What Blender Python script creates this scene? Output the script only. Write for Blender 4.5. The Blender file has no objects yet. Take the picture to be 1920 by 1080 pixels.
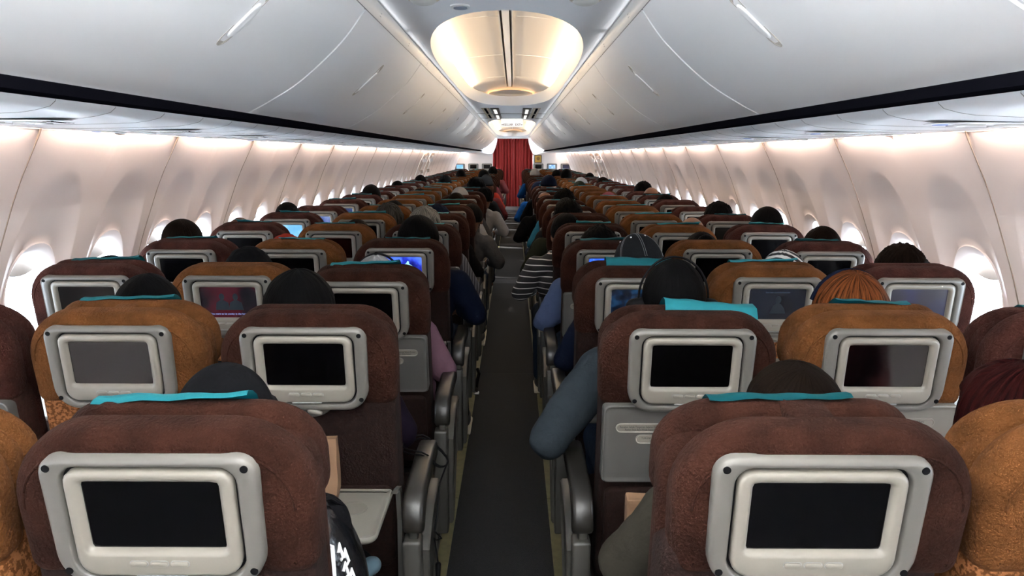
import bpy, bmesh, math, random
from mathutils import Vector, Matrix, noise
C = bpy.context.scene.collection
PI = math.pi
# ------------------------------------------------------------------ camera
F = 1474.0
CX, CZ = 0.037, 1.52
cam_d = bpy.data.cameras.new('camera'); cam = bpy.data.objects.new('camera', cam_d); C.objects.link(cam)
cam_d.sensor_width = 36; cam_d.lens = 36*F/1920; cam_d.clip_start = .02
PITCH = math.atan(248.5/F); YAW = math.atan(3/F); ROLL = .003
cam.matrix_world = Matrix.Translation((CX, 0, CZ)) @ Matrix.Rotation(YAW, 4, 'Z') @ Matrix.Rotation(PI/2-PITCH, 4, 'X') @ Matrix.Rotation(ROLL, 4, 'Z')
bpy.context.scene.camera = cam
CAMM = cam.matrix_world.copy()
def at(px, py, Y):
    d = CAMM.to_3x3() @ Vector(((px-960)/F, -(py-540)/F, -1))
    t = Y/d.y
    return Vector((CX, 0, CZ)) + d*t
# ------------------------------------------------------------------ world, exposure
sc = bpy.context.scene
vs = sc.view_settings; vs.view_transform = 'Standard'; vs.look = 'None'; vs.gamma = 1; vs.use_curve_mapping = False
vs.exposure = 2.92
w = bpy.data.worlds.new('world'); sc.world = w; w.use_nodes = True
nt = w.node_tree; bg = nt.nodes['Background']
bg.inputs[0].default_value = (.74, .87, 1, 1); bg.inputs[1].default_value = 3.3
sun_d = bpy.data.lights.new('sun', 'SUN'); sun_d.energy = 5; sun_d.angle = .03; sun_d.color = (1, .95, .88)
sun = bpy.data.objects.new('sun', sun_d); C.objects.link(sun)
sun.rotation_euler = Vector((-.86, .30, -.42)).to_track_quat('-Z', 'Y').to_euler()
# cabin dimensions
YB, YF = -2.70, 23.4
PITCHY = .79
ROW0 = 1.0
NROW = 27
COLX = {'a': .46, 'm': .925, 'w': 1.40}
WINP = .53; WIN0 = 2.865
CEIL = 2.06
def area_light(name, loc, rot, sx, sy, power, color):
    d = bpy.data.lights.new(name, 'AREA'); d.shape = 'RECTANGLE'; d.size = sx; d.size_y = sy; d.energy = power; d.color = color
    o = bpy.data.objects.new(name, d); C.objects.link(o); o.location = loc; o.rotation_euler = rot
    return o
# sidewall wash lamps above each sidewall panel (in the slot behind the service panels)
WASH = .72
for s in (-1, 1):
    y = 2.60-1.06*5
    while y < YF-.3:
        o = area_light('sidewall_lamp', (s*1.442, y+.53, 1.662), (0, 0, 0), .90, .015, WASH, (1, .80, .68))
        o.rotation_euler = Vector((s*.75, 0, -1)).to_track_quat('-Z', 'Y').to_euler()
        y += 1.06
# dome cove lamps; first dome is unseen, added to light the near bins
DOMES = [(-2.6, 1.9), (3.10, 8.85), (12.2, 22.5)]
for (a, b) in DOMES:
    for s in (-1, 1):
        L = (b-a)-1.5
        n = max(1, round(L/2)); 
        for i in range(n):
            o = area_light('cove_lamp', (s*.405, a+.75+L*(i+.5)/n, 2.172), (0, 0, 0), L/n, .02, (6.5 if a < 0 else .75)*L/n, (.90, .95, 1) if a < 0 else (1, .76, .50))
            o.rotation_euler = Vector((-s*.75, 0, .65)).to_track_quat('-Z', 'Y').to_euler()
# slim fill lights added along the bin rails to lift the flat ceiling
for s in (-1, 1):
    y = -2.4
    while y < YF-1:
        o = area_light('rail_fill', (s*.444, y+1.5, 2.044), (0, 0, 0), 2.9, .006, .06, (.95, .96, 1))
        o.rotation_euler = Vector((-s*1, 0, .10)).to_track_quat('-Z', 'Y').to_euler()
        y += 3.0
# warm lamps at the dome ends
for (a, b) in DOMES:
    if a < 0: continue
    for yy, d in ((b-.16, -1), (a+.16, 1)):
        o = area_light('cove_lamp', (0, yy, 2.172), (0, 0, 0), .5, .015, .06, (1, .50, .16))
        o.rotation_euler = Vector((0, d*.75, .65)).to_track_quat('-Z', 'Y').to_euler()
# unseen fill light added behind the camera to brighten ceiling and bins
o = area_light('rear_fill', (0, YB-.1, 1.75), (0, 0, 0), 1.5, .35, 4, (.93, .96, 1))
o.rotation_euler = Vector((0, 1, .12)).to_track_quat('-Z', 'Y').to_euler()
# ------------------------------------------------------------------ helpers
def tag(o, label=None, cat=None, group=None, kind=None):
    if label: o['label'] = label
    if cat: o['category'] = cat
    if group: o['group'] = group
    if kind: o['kind'] = kind
    return o
def thing(name, label, cat, loc=(0, 0, 0), group=None):
    o = bpy.data.objects.new(name, None); C.objects.link(o); o.location = loc; o.empty_display_size = .05
    return tag(o, label, cat, group)
def mesh_of(bm, name, m=None, smooth=True, angle=None):
    me = bpy.data.meshes.new(name)
    bmesh.ops.recalc_face_normals(bm, faces=bm.faces)
    bm.to_mesh(me); bm.free()
    if m: me.materials.append(m)
    if smooth: me.polygons.foreach_set('use_smooth', [True]*len(me.polygons))
    if smooth and angle:
        me.set_sharp_from_angle(angle=math.radians(angle))
    return me
def link(name, me, parent=None, loc=None, rot=None, m=None):
    o = bpy.data.objects.new(name, me); C.objects.link(o)
    if parent: o.parent = parent
    if loc: o.location = loc
    if rot: o.rotation_euler = rot
    if m:
        o.material_slots[0].link = 'OBJECT'; o.material_slots[0].material = m
    return o
def obj(name, bm, m, parent=None, smooth=True, angle=35, loc=None, rot=None):
    return link(name, mesh_of(bm, name, m, smooth, angle), parent, loc, rot)
def struct(name, bm, m, parent=None, smooth=True, angle=35):
    o = obj(name, bm, m, parent, smooth, angle)
    if not parent: o['kind'] = 'structure'
    return o
def box(bm, x0, x1, y0, y1, z0, z1, M=None):
    vs_ = [bm.verts.new((x, y, z)) for x in (x0, x1) for y in (y0, y1) for z in (z0, z1)]
    if M:
        for v in vs_: v.co = M @ v.co
    for f in ((0, 1, 3, 2), (4, 6, 7, 5), (0, 4, 5, 1), (2, 3, 7, 6), (0, 2, 6, 4), (1, 5, 7, 3)):
        bm.faces.new([vs_[i] for i in f])
def bbox_bev(bm, x0, x1, y0, y1, z0, z1, r, seg=3):
    b2 = bmesh.new(); box(b2, x0, x1, y0, y1, z0, z1)
    bmesh.ops.bevel(b2, geom=b2.edges[:], offset=r, segments=seg, affect='EDGES', profile=.5)
    me = bpy.data.meshes.new('t'); b2.to_mesh(me); b2.free(); bm.from_mesh(me); bpy.data.meshes.remove(me)
def rings(bm, rs, close=True, cap0=True, cap1=True):
    vr = [[bm.verts.new(p) for p in r] for r in rs]
    n = len(rs[0])
    for a, b in zip(vr, vr[1:]):
        for i in range(n if close else n-1):
            j = (i+1) % n
            bm.faces.new((a[i], a[j], b[j], b[i]))
    if cap0: bm.faces.new(vr[0])
    if cap1: bm.faces.new(vr[-1])
    return vr
def tube(bm, pts, r, seg=8, caps=True):
    pts = [Vector(p) for p in pts]; rs = []
    n = len(pts); up = Vector((0, 0, 1))
    t0 = (pts[1]-pts[0]).normalized()
    side = t0.cross(up)
    if side.length < .05: side = t0.cross(Vector((1, 0, 0)))
    side.normalize()
    for i, p in enumerate(pts):
        t = (pts[min(i+1, n-1)]-pts[max(i-1, 0)]).normalized()
        side = (side - t*side.dot(t)).normalized(); u = t.cross(side)
        rr = r[i] if isinstance(r, (list, tuple)) else r
        rs.append([p+(side*math.cos(2*PI*k/seg)+u*math.sin(2*PI*k/seg))*rr for k in range(seg)])
    rings(bm, rs, True, caps, caps)
def rrect(x0, x1, z0, z1, rbl, rbr, rtr, rtl, n=6):
    pts = []
    for (cx, cz, r, a0) in ((x1-rtr, z1-rtr, rtr, 0), (x0+rtl, z1-rtl, rtl, PI/2), (x0+rbl, z0+rbl, rbl, PI), (x1-rbr, z0+rbr, rbr, 1.5*PI)):
        for k in range(n+1):
            a = a0+PI/2*k/n; pts.append((cx+r*math.cos(a), cz+r*math.sin(a)))
    return pts
def inset(pts, d):
    n = len(pts); out = []
    for i in range(n):
        p0, p, p1 = Vector(pts[i-1]), Vector(pts[i]), Vector(pts[(i+1) % n])
        e0 = (p-p0); e1 = (p1-p)
        if e0.length < 1e-6: e0 = e1
        if e1.length < 1e-6: e1 = e0
        n0 = Vector((-e0.y, e0.x)).normalized(); n1 = Vector((-e1.y, e1.x)).normalized()
        m = (n0+n1)
        m = m.normalized() if m.length > 1e-6 else n0
        c = max(.5, m.dot(n0))
        out.append(tuple(p + m*d/c))
    return out
def solid(bm, pts, prof, warp=None):
    """outline in x,z; prof = list of (inset, y)"""
    rs = []
    for (d, y) in prof:
        q = inset(pts, d) if abs(d) > 1e-9 else pts
        r = [Vector((x, y, z)) for x, z in q]
        if warp: r = [warp(v) for v in r]
        rs.append(r)
    rings(bm, rs)
def puffy(bm, pts, y0, y1, r, hw, hh, cx, cz, bulge0=.012, bulge1=.02, n=5, warp=None):
    """soft cushion: rounded edges, both faces bulging"""
    prof = []
    def sc_(f): return [(cx+(x-cx)*(1-f*.9), cz+(z-cz)*(1-f*.9)) for x, z in pts]
    rs = []
    seq = []
    for k in range(7): # back centre out
        f = .95*(1-k/6)
        seq.append(('s', f, y0 - bulge0*(1-(1-f)**2.0) if True else 0))
    ins = []
    m = n
    for k in range(1, m+1):
        a = PI/2*k/m
        ins.append((r*(1-math.sin(a)), y0+r*(1-math.cos(a))))
    ins2 = []
    for k in range(0, m):
        a = PI/2*k/m
        ins2.append((r*(1-math.cos(a)), y1-r*(1-math.sin(a))))
    base = inset(pts, r)
    def scb(f): return [(cx+(x-cx)*(1-f), cz+(z-cz)*(1-f)) for x, z in base]
    for k in range(7):
        f = .96*(1-k/6.0)
        rs.append([Vector((x, y0-bulge0*(1-(1-f)**2), z)) for x, z in scb(f)])
    for (d, y) in ins: rs.append([Vector((x, y, z)) for x, z in (inset(pts, d) if d > 1e-6 else pts)])
    for (d, y) in ins2[0:]: rs.append([Vector((x, y, z)) for x, z in (inset(pts, d) if d > 1e-6 else pts)])
    for k in range(7):
        f = .96*k/6.0
        rs.append([Vector((x, y1+bulge1*(1-(1-f)**2), z)) for x, z in scb(f)])
    if warp: rs = [[warp(v) for v in q] for q in rs]
    rings(bm, rs)
def ellipsoid(bm, c, r, sub=3, rot=None):
    M = Matrix.Translation(c) @ (rot.to_matrix().to_4x4() if rot else Matrix()) @ Matrix.Diagonal((r[0], r[1], r[2], 1))
    bmesh.ops.create_icosphere(bm, subdivisions=sub, radius=1, matrix=M)
def capsule(bm, a, b, ra, rb, seg=14):
    a, b = Vector(a), Vector(b); d = (b-a); L = d.length
    t = d/L; s = t.orthogonal().normalized(); u = t.cross(s)
    rs = []
    for k in range(1, 5):
        an = PI/2*k/4; rs.append((a - t*ra*math.cos(an), ra*math.sin(an)))
    for k in range(0, 4):
        an = PI/2*k/4; rs.append((b + t*rb*math.sin(an), rb*math.cos(an)))
    rings(bm, [[p+(s*math.cos(2*PI*i/seg)+u*math.sin(2*PI*i/seg))*r for i in range(seg)] for p, r in rs])
def remesh(bm, voxel, smooth=2, name='fig'):
    me = bpy.data.meshes.new('tmp'); bmesh.ops.recalc_face_normals(bm, faces=bm.faces); bm.to_mesh(me); bm.free()
    o = bpy.data.objects.new('tmp', me); C.objects.link(o)
    m = o.modifiers.new('r', 'REMESH'); m.mode = 'VOXEL'; m.voxel_size = voxel; m.use_smooth_shade = True
    if smooth:
        s = o.modifiers.new('s', 'SMOOTH'); s.iterations = smooth; s.factor = .5
    dg = bpy.context.evaluated_depsgraph_get(); dg.update()
    out = bpy.data.meshes.new_from_object(o.evaluated_get(dg)); out.name = name
    bpy.data.objects.remove(o); bpy.data.meshes.remove(me)
    out.materials.clear(); out.materials.append(None)
    return out
# ------------------------------------------------------------------ materials
MATS = {}
def mat(name, col, rough=.5, metal=0., spec=.5, bump=0., bscale=60., var=0., vscale=8., sheen=0., coat=0., stretch=None, emit=None, estr=0., col2=None, fac=(.35, .65)):
    m = bpy.data.materials.new(name); m.use_nodes = True; MATS[name] = m
    t = m.node_tree; b = t.nodes['Principled BSDF']
    b.inputs['Base Color'].default_value = (*col, 1); b.inputs['Roughness'].default_value = rough
    b.inputs['Metallic'].default_value = metal; b.inputs['Specular IOR Level'].default_value = spec
    b.inputs['Sheen Weight'].default_value = sheen; b.inputs['Coat Weight'].default_value = coat
    if sheen: b.inputs['Sheen Roughness'].default_value = .4; b.inputs['Sheen Tint'].default_value = (*[min(1, c*3+.1) for c in col], 1)
    if emit: b.inputs['Emission Color'].default_value = (*emit, 1); b.inputs['Emission Strength'].default_value = estr
    co = t.nodes.new('ShaderNodeTexCoord').outputs['Object']
    if stretch:
        mp = t.nodes.new('ShaderNodeMapping'); mp.inputs['Scale'].default_value = stretch
        t.links.new(co, mp.inputs[0]); co = mp.outputs[0]
    if var or col2:
        n = t.nodes.new('ShaderNodeTexNoise'); n.inputs['Scale'].default_value = vscale; n.inputs['Detail'].default_value = 5
        t.links.new(co, n.inputs['Vector'])
        r = t.nodes.new('ShaderNodeValToRGB'); r.color_ramp.elements[0].position = fac[0]; r.color_ramp.elements[1].position = fac[1]
        c2 = col2 if col2 else tuple(c*(1+var) for c in col); c1 = col if col2 else tuple(c*(1-var) for c in col)
        r.color_ramp.elements[0].color = (*c1, 1); r.color_ramp.elements[1].color = (*c2, 1)
        t.links.new(n.outputs[0], r.inputs[0]); t.links.new(r.outputs[0], b.inputs['Base Color'])
    if bump:
        n = t.nodes.new('ShaderNodeTexNoise'); n.inputs['Scale'].default_value = bscale; n.inputs['Detail'].default_value = 4
        t.links.new(co, n.inputs['Vector'])
        bp = t.nodes.new('ShaderNodeBump'); bp.inputs['Strength'].default_value = bump; bp.inputs['Distance'].default_value = .01
        t.links.new(n.outputs[0], bp.inputs['Height']); t.links.new(bp.outputs[0], b.inputs['Normal'])
    return m
m_bin = mat('bin_white', (.84, .845, .84), .33, spec=.5, bump=.02, bscale=400)
m_hrim = mat('handle_recess_plastic', (.42, .39, .34), .5)
m_rail = mat('rail_white', (.68, .67, .64), .4)
m_ceil = mat('ceiling_panel', (.86, .87, .88), .5)
m_dome = mat('dome_panel', (.66, .63, .60), .5)
m_lip = mat('dome_lip', (.72, .71, .69), .4)
m_wall = mat('sidewall', (.84, .745, .705), .42, bump=.03, bscale=300)
m_bulk = mat('bulkhead_laminate', (.62, .57, .53), .5)
m_psu = mat('service_panel', (.80, .825, .85), .35)
m_black = mat('black_gap', (.004, .004, .006), .9, spec=0)
m_dark = mat('dark_plastic', (.003, .003, .0035), .6, spec=.08)
m_jt = mat('joint_trim', (.33, .26, .21), .5)
m_seam = mat('light_seam', (.78, .78, .76), .4)
m_greyline = mat('grey_line', (.22, .22, .21), .5)
m_beige = mat('cream_plastic', (.60, .53, .42), .45)
m_carpet = mat('aisle_carpet', (0.0069, 0.0069, 0.0082), .95, bump=.5, bscale=350, var=.5, vscale=240)
m_floor = mat('cabin_carpet', (.012, .012, .013), .95, bump=.4, bscale=300, var=.3, vscale=60)
m_seamc = mat('carpet_worn_seam', (0.0280, 0.0280, 0.0320), .9, bump=.3, bscale=200)
m_strip = mat('path_strip', (0.1226, 0.1142, 0.0474), .6, var=.15, vscale=30)
m_stripend = mat('path_strip_holder', (.05, .05, .045), .6)
m_brown = mat('brown_velour', (0.0216, 0.0076, 0.0048), .95, spec=.05, bump=.6, bscale=170, var=.34, vscale=14, sheen=.12)
m_orange = mat('caramel_velour', (0.0848, 0.0314, 0.0097), .95, spec=.05, bump=.6, bscale=170, var=.28, vscale=16, sheen=.15)
m_maroon = mat('maroon_velour', (0.0345, 0.0118, 0.0089), .95, spec=.05, bump=.6, bscale=170, var=.34, vscale=14, sheen=.2)
m_orange_w = mat('caramel_patterned_weave', (0.0943, 0.0346, 0.0120), .95, spec=.05, bump=.3, bscale=200, col2=(.23, .093, .036), vscale=110, fac=(.46, .54))
m_brown_w = mat('brown_weave', (0.0107, 0.0036, 0.0023), .95, spec=.2, bump=.3, bscale=200, var=.25, vscale=70)
m_maroon_w = mat('maroon_weave', (0.0355, 0.0127, 0.0091), .95, spec=.2, bump=.3, bscale=200, var=.25, vscale=90)
m_frame = mat('silver_grey_plastic', (0.1113, 0.1044, 0.0915), .36, metal=.1, bump=.03, bscale=500)
m_bezel = mat('pale_grey_plastic', (0.1850, 0.1680, 0.1395), .33, bump=.02, bscale=500)
m_tray = mat('grey_tray_plastic', (0.1037, 0.0999, 0.0923), .30, metal=.3)
m_trayc = mat('cream_tray_plastic', (0.1571, 0.1471, 0.1237), .4)
m_arm = mat('taupe_armrest', (0.0156, 0.0138, 0.0115), .36)
m_armp = mat('grey_armrest_panel', (0.0390, 0.0367, 0.0312), .42)
m_screen = mat('dark_screen_glass', (.0010, .0009, .0011), .10, spec=.45)
m_metal = mat('steel', (.35, .35, .36), .3, metal=1)
m_cyan = mat('turquoise_paper', (0.0066, 0.2005, 0.2406), .7, bump=.3, bscale=50)
m_print = mat('black_print', (.02, .02, .02), .7)
m_red = mat('red_curtain', (0.2310, 0.0081, 0.0056), .85, sheen=.1, bump=.1, bscale=80)
m_kraft = mat('kraft_paper', (0.1559, 0.0836, 0.0418), .8, bump=.25, bscale=25, var=.08, vscale=20)
m_signw = mat('sign_face', (.6, .6, .58), .4, emit=(1, .98, .93), estr=.09)
m_signr = mat('sign_letters', (.10, .018, .01), .5)
m_lampw = mat('lamp_lens', (.6, .6, .56), .3)
m_blue = mat('blue_sign_lamp', (.03, .09, .35), .3, emit=(.05, .18, .7), estr=.08)
m_gold = mat('gold_plaque', (.45, .28, .06), .35, metal=.5)
m_skinm = [mat('skin_light', (0.2406, 0.1270, 0.0803), .5, spec=.2), mat('skin_tan', (0.1603, 0.0734, 0.0401), .5, spec=.2), mat('skin_brown', (0.0803, 0.0335, 0.0180), .5, spec=.2)]
def hairm(name, col, col2=None):
    m = mat(name, col, .6, spec=.02)
    t = m.node_tree; b = t.nodes['Principled BSDF']; N = t.nodes.new; Lk = t.links.new
    co = N('ShaderNodeTexCoord'); sp = N('ShaderNodeSeparateXYZ'); Lk(co.outputs['Object'], sp.inputs[0])
    ad = N('ShaderNodeMath'); ad.operation = 'ADD'; ad.inputs[1].default_value = .035; Lk(sp.outputs[1], ad.inputs[0])
    at2 = N('ShaderNodeMath'); at2.operation = 'ARCTAN2'; ng = N('ShaderNodeMath'); ng.operation = 'MULTIPLY'; ng.inputs[1].default_value = -1; Lk(ad.outputs[0], ng.inputs[0])
    Lk(sp.outputs[0], at2.inputs[0]); Lk(ng.outputs[0], at2.inputs[1])
    cb = N('ShaderNodeCombineXYZ'); Lk(at2.outputs[0], cb.inputs[0]); Lk(sp.outputs[2], cb.inputs[1])
    ns = N('ShaderNodeTexNoise'); ns.inputs['Scale'].default_value = 11; ns.inputs['Detail'].default_value = 5; ns.inputs['Roughness'].default_value = .65; Lk(cb.outputs[0], ns.inputs['Vector'])
    r = N('ShaderNodeValToRGB'); r.color_ramp.elements[0].position = .40; r.color_ramp.elements[1].position = .66
    c2 = tuple(c*.7 for c in col2) if col2 else tuple(c*.9 for c in col)
    r.color_ramp.elements[0].color = (*[c*.35 for c in col], 1); r.color_ramp.elements[1].color = (*c2, 1)
    Lk(ns.outputs[0], r.inputs[0]); Lk(r.outputs[0], b.inputs['Base Color'])
    bp = N('ShaderNodeBump'); bp.inputs['Strength'].default_value = .6; bp.inputs['Distance'].default_value = .006; Lk(ns.outputs[0], bp.inputs['Height']); Lk(bp.outputs[0], b.inputs['Normal'])
    return m
H = {'black': hairm('black_hair', (.005, .0048, .005)), 'brown': hairm('dark_brown_hair', (.006, .004, .003), (.014, .008, .005)),
     'orange': hairm('orange_hair', (.05, .014, .006), (.28, .085, .026)), 'red': hairm('wine_red_hair', (.010, .002, .0025), (.042, .007, .006)),
     'grey': hairm('grey_hair', (.09, .085, .075), (.36, .34, .30)), 'darkgrey': hairm('dark_grey_hair', (.02, .02, .018), (.09, .085, .08))}
def cloth(name, col, **k): return mat(name, tuple(c*.37 for c in col), .9, spec=.05, bump=.4, bscale=40, **k)
CL = {n: cloth('cloth_'+n, c) for n, c in {
    'navy': (.010, .016, .040), 'black': (.010, .010, .012), 'teal_grey': (.050, .065, .078), 'light_blue': (.16, .22, .42), 'olive': (.045, .050, .034),
    'lilac': (.36, .19, .25), 'white': (.62, .60, .60), 'grey': (.12, .115, .12), 'red': (.55, .05, .03), 'pink': (.55, .16, .19), 'blue': (.015, .12, .42),
    'turq': (.05, .30, .50), 'charcoal': (.03, .032, .036), 'jean': (.03, .05, .09), 'cream': (.55, .48, .38), 'plum': (.022, .014, .030), 'khaki': (.068, .060, .045), 'maroon': (.18, .03, .03)}.items()}
def striped(name, c1, c2, sc_, lo, direction='Z'):
    m = mat(name, c1, .9); t = m.node_tree; b = t.nodes['Principled BSDF']
    wv = t.nodes.new('ShaderNodeTexWave'); wv.bands_direction = direction; wv.inputs['Scale'].default_value = sc_; wv.inputs['Distortion'].default_value = 1.0; wv.inputs['Detail'].default_value = 1
    r = t.nodes.new('ShaderNodeValToRGB'); r.color_ramp.elements[0].position = lo; r.color_ramp.elements[1].position = lo+.03
    r.color_ramp.elements[0].color = (*c1, 1); r.color_ramp.elements[1].color = (*c2, 1)
    co = t.nodes.new('ShaderNodeTexCoord'); t.links.new(co.outputs['Object'], wv.inputs['Vector'])
    t.links.new(wv.outputs['Fac'], r.inputs[0]); t.links.new(r.outputs[0], b.inputs['Base Color'])
    return m
CL['striped'] = striped('cloth_striped', (.012, .011, .013), (.55, .52, .5), 9, .93)
CL['ribbed'] = striped('cloth_ribbed', (.022, .022, .026), (.10, .10, .11), 22, .5, 'X')
CL['chevron'] = striped('cloth_chevron', (.01, .01, .012), (.6, .58, .55), 11, .5, 'DIAGONAL')
m_sole = mat('shoe_sole', (.5, .47, .38), .7)
m_shoe = mat('shoe_upper', (.03, .03, .035), .7)
m_bag = mat('glossy_black_bag', (.006, .006, .007), .18, spec=.7, bump=.5, bscale=14)
m_white = mat('white_print', (.75, .75, .75), .5)
# glass
m_glass = bpy.data.materials.new('window_glass'); m_glass.use_nodes = True
t = m_glass.node_tree; t.nodes.clear(); o_ = t.nodes.new('ShaderNodeOutputMaterial'); mx = t.nodes.new('ShaderNodeMixShader')
tr = t.nodes.new('ShaderNodeBsdfTransparent'); gl = t.nodes.new('ShaderNodeBsdfGlossy'); gl.inputs['Roughness'].default_value = .03
tr.inputs[0].default_value = (.97, .98, 1, 1); mx.inputs[0].default_value = .05
t.links.new(tr.outputs[0], mx.inputs[1]); t.links.new(gl.outputs[0], mx.inputs[2]); t.links.new(mx.outputs[0], o_.inputs[0])
def screen_mat(name, lo, hi, hl, strength, scale=6., seed=0.):
    """a lit picture: soft colour blobs"""
    m = mat(name, (.01, .01, .012), .25); t = m.node_tree; b = t.nodes['Principled BSDF']
    co = t.nodes.new('ShaderNodeTexCoord'); mp = t.nodes.new('ShaderNodeMapping'); mp.inputs['Location'].default_value = (seed, seed*.7, seed*1.3)
    n = t.nodes.new('ShaderNodeTexNoise'); n.inputs['Scale'].default_value = scale; n.inputs['Detail'].default_value = 3
    t.links.new(co.outputs['Object'], mp.inputs[0]); t.links.new(mp.outputs[0], n.inputs['Vector'])
    r = t.nodes.new('ShaderNodeValToRGB'); e = r.color_ramp.elements
    e[0].position = .38; e[0].color = (*lo, 1); e[1].position = .62; e[1].color = (*hl, 1)
    x = e.new(.5); x.color = (*hi, 1)
    t.links.new(n.outputs[0], r.inputs[0]); t.links.new(r.outputs[0], b.inputs['Emission Color']); b.inputs['Emission Strength'].default_value = strength*.22
    return m
# ------------------------------------------------------------------ shell: floor
bm = bmesh.new(); box(bm, -1.75, 1.75, YB, YF+1.2, -.05, 0); struct('floor', bm, m_floor, smooth=False)
bm = bmesh.new(); box(bm, -.205, .195, YB, YF+1.0, 0, .006); fc = obj('aisle_runner', bm, m_carpet, smooth=False)
tag(fc, 'charcoal carpet runner laid along the middle of the aisle', 'carpet')
for y, d in ((5.35, .008), (8.55, .008), (13.0, .008), (18.0, .008), (9.3, .35), (13.3, .35)):
    bm = bmesh.new(); box(bm, -.203, .193, y, y+d, .0062, .0072)
    obj('carpet_seam', bm, m_seamc, fc, smooth=False)
for s, xs in ((-1, -.228), (1, .212)):
    bm = bmesh.new(); y = YB+.1; k = 0
    while y < 23:
        L = 1.35 if k % 2 else .62
        box(bm, xs-.0225, xs+.0225, y, y+L-.006, 0, .009); y += L; k += 1
    p = obj('floor_path_strip', bm, m_strip, smooth=False)
    tag(p, 'yellow-green glow strip along the %s edge of the aisle carpet' % ('left' if s < 0 else 'right'), 'floor strip')
    bm = bmesh.new(); box(bm, xs-.030, xs+.030, YB+.1, 23, 0, .004); obj('strip_holder', bm, m_stripend, p, smooth=False)
# ------------------------------------------------------------------ side walls
WP = [(0, 1.64), (.15, 1.69), (.3, 1.73), (.6, 1.77), (.8, 1.77), (1.03, 1.735), (1.307, 1.637), (1.427, 1.587), (1.52, 1.540), (1.60, 1.500), (1.68, 1.478)]
def cr(P, u):
    if u <= P[0][0]: return P[0][1]
    for i in range(len(P)-1):
        if u <= P[i+1][0]:
            p0 = P[max(i-1, 0)]; p1 = P[i]; p2 = P[i+1]; p3 = P[min(i+2, len(P)-1)]
            h = p2[0]-p1[0]; tt = (u-p1[0])/h
            m1 = (p2[1]-p0[1])/(p2[0]-p0[0]); m2 = (p3[1]-p1[1])/(p3[0]-p1[0])
            return (2*tt**3-3*tt**2+1)*p1[1]+(tt**3-2*tt**2+tt)*h*m1+(-2*tt**3+3*tt**2)*p2[1]+(tt**3-tt**2)*h*m2
    return P[-1][1]
def wallx(z): return cr(WP, z)
WZ = .985   # window centre height
NA = 72
def sup(a, rx, rz, e):
    c, s_ = math.cos(a), math.sin(a)
    return 1/((abs(c)/rx)**e+(abs(s_)/rz)**e)**(1/e)
def arch(a, rx, up, dn, e=2.6):
    return sup(a, rx, up if math.sin(a) > 0 else dn, e)
# angles include the rectangle corners
ZT, ZBm = 1.68-WZ, WZ
def module_angles():
    h = WINP/2
    A = [math.atan2(ZT, h), math.atan2(ZT, -h), math.atan2(-ZBm, -h)+2*PI, math.atan2(-ZBm, h)+2*PI]
    base = [2*PI*k/NA for k in range(NA)]
    for c in A:
        i = min(range(NA), key=lambda q: abs(base[q]-c)); base[i] = c
    return base
ANG = module_angles()
def rect_r(a):
    c, s_ = math.cos(a), math.sin(a); h = WINP/2
    r = 1e9
    if abs(c) > 1e-9: r = min(r, h/abs(c))
    if s_ > 1e-9: r = min(r, ZT/s_)
    if s_ < -1e-9: r = min(r, ZBm/-s_)
    return r
def wall(s):
    bm = bmesh.new()
    specs = []   # (radius fn, depth)
    for k in range(-10, 39):
        yc = WIN0+WINP*k
        rs = []
        R = [lambda a: sup(a, .118, .170, 2.5), lambda a: sup(a, .121, .173, 2.5), lambda a: sup(a, .126, .178, 2.5), lambda a: sup(a, .137, .190, 2.4), lambda a: sup(a, .158, .212, 2.3), lambda a: sup(a, .164, .219, 2.3)]
        Dr = lambda a: .005+.024*max(0, math.sin(a))**.8
        D = [lambda a: .056, lambda a: .050, lambda a: .043, lambda a: .032, lambda a: Dr(a)-.003, lambda a: Dr(a)+.002]
        Ra = lambda a: arch(a, .205, .475, .42)
        for q in (0.12, .3, .5, .7, .88, 1.): R.append(lambda a, q=q: sup(a, .164, .219, 2.3)*(1-q)+Ra(a)*q); D.append(lambda a, q=q: Dr(a)*(1-q))
        for q in (.03, .2, .4, .6, .8, 1.): R.append(lambda a, q=q: Ra(a)*(1-q)+rect_r(a)*q); D.append(lambda a: 0)
        for Rf, d in zip(R, D):
            ring = []
            for a in ANG:
                r = min(Rf(a), rect_r(a)); y = yc+r*math.cos(a); z = WZ+r*math.sin(a)
                z = max(0, z)
                # the reveal fades out towards the floor
                dd = d(a)
                ring.append(Vector((s*(wallx(z)+dd), y, z)))
            rs.append(ring)
        rings(bm, rs, True, False, False)
    bmesh.ops.remove_doubles(bm, verts=bm.verts, dist=.0004)
    o = struct('wall_left' if s < 0 else 'wall_right', bm, m_wall, angle=50)
    return o
wl = wall(-1); wr = wall(1)
# outer skin so that no daylight slips round the lining
for s in (-1, 1):
    bm = bmesh.new()
    rs = []
    Y0, Y1 = WIN0-10.5*WINP, WIN0+38.5*WINP
    for y0, y1 in ((YB-.3, Y0), (Y1, YF+1.3)):
        rings(bm, [[Vector((s*wallx(z), y, z)) for z in [0, .3, .6, .9, 1.03, 1.2, 1.35, 1.5, 1.6, 1.68]] for y in (y0, y1)], False, False, False)
    struct('trim_%d' % (1 if s < 0 else 2), bm, m_wall)
# joints between sidewall panels
tn = 3
for s in (-1, 1):
    for k in range(-5, 20):
        y = 2.60+1.06*k
        if y > 22.8 or y < -2.4: continue
        bm = bmesh.new()
        zs = [.3+.046*i for i in range(30)]
        rs = [[Vector((s*(wallx(z)+.004), y-.0025, z)), Vector((s*(wallx(z)-.0022), y-.0025, z)), Vector((s*(wallx(z)-.0022), y+.0025, z)), Vector((s*(wallx(z)+.004), y+.0025, z))] for z in zs]
        rings(bm, rs)
        struct('trim_%d' % tn, bm, m_jt); tn += 1
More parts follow.
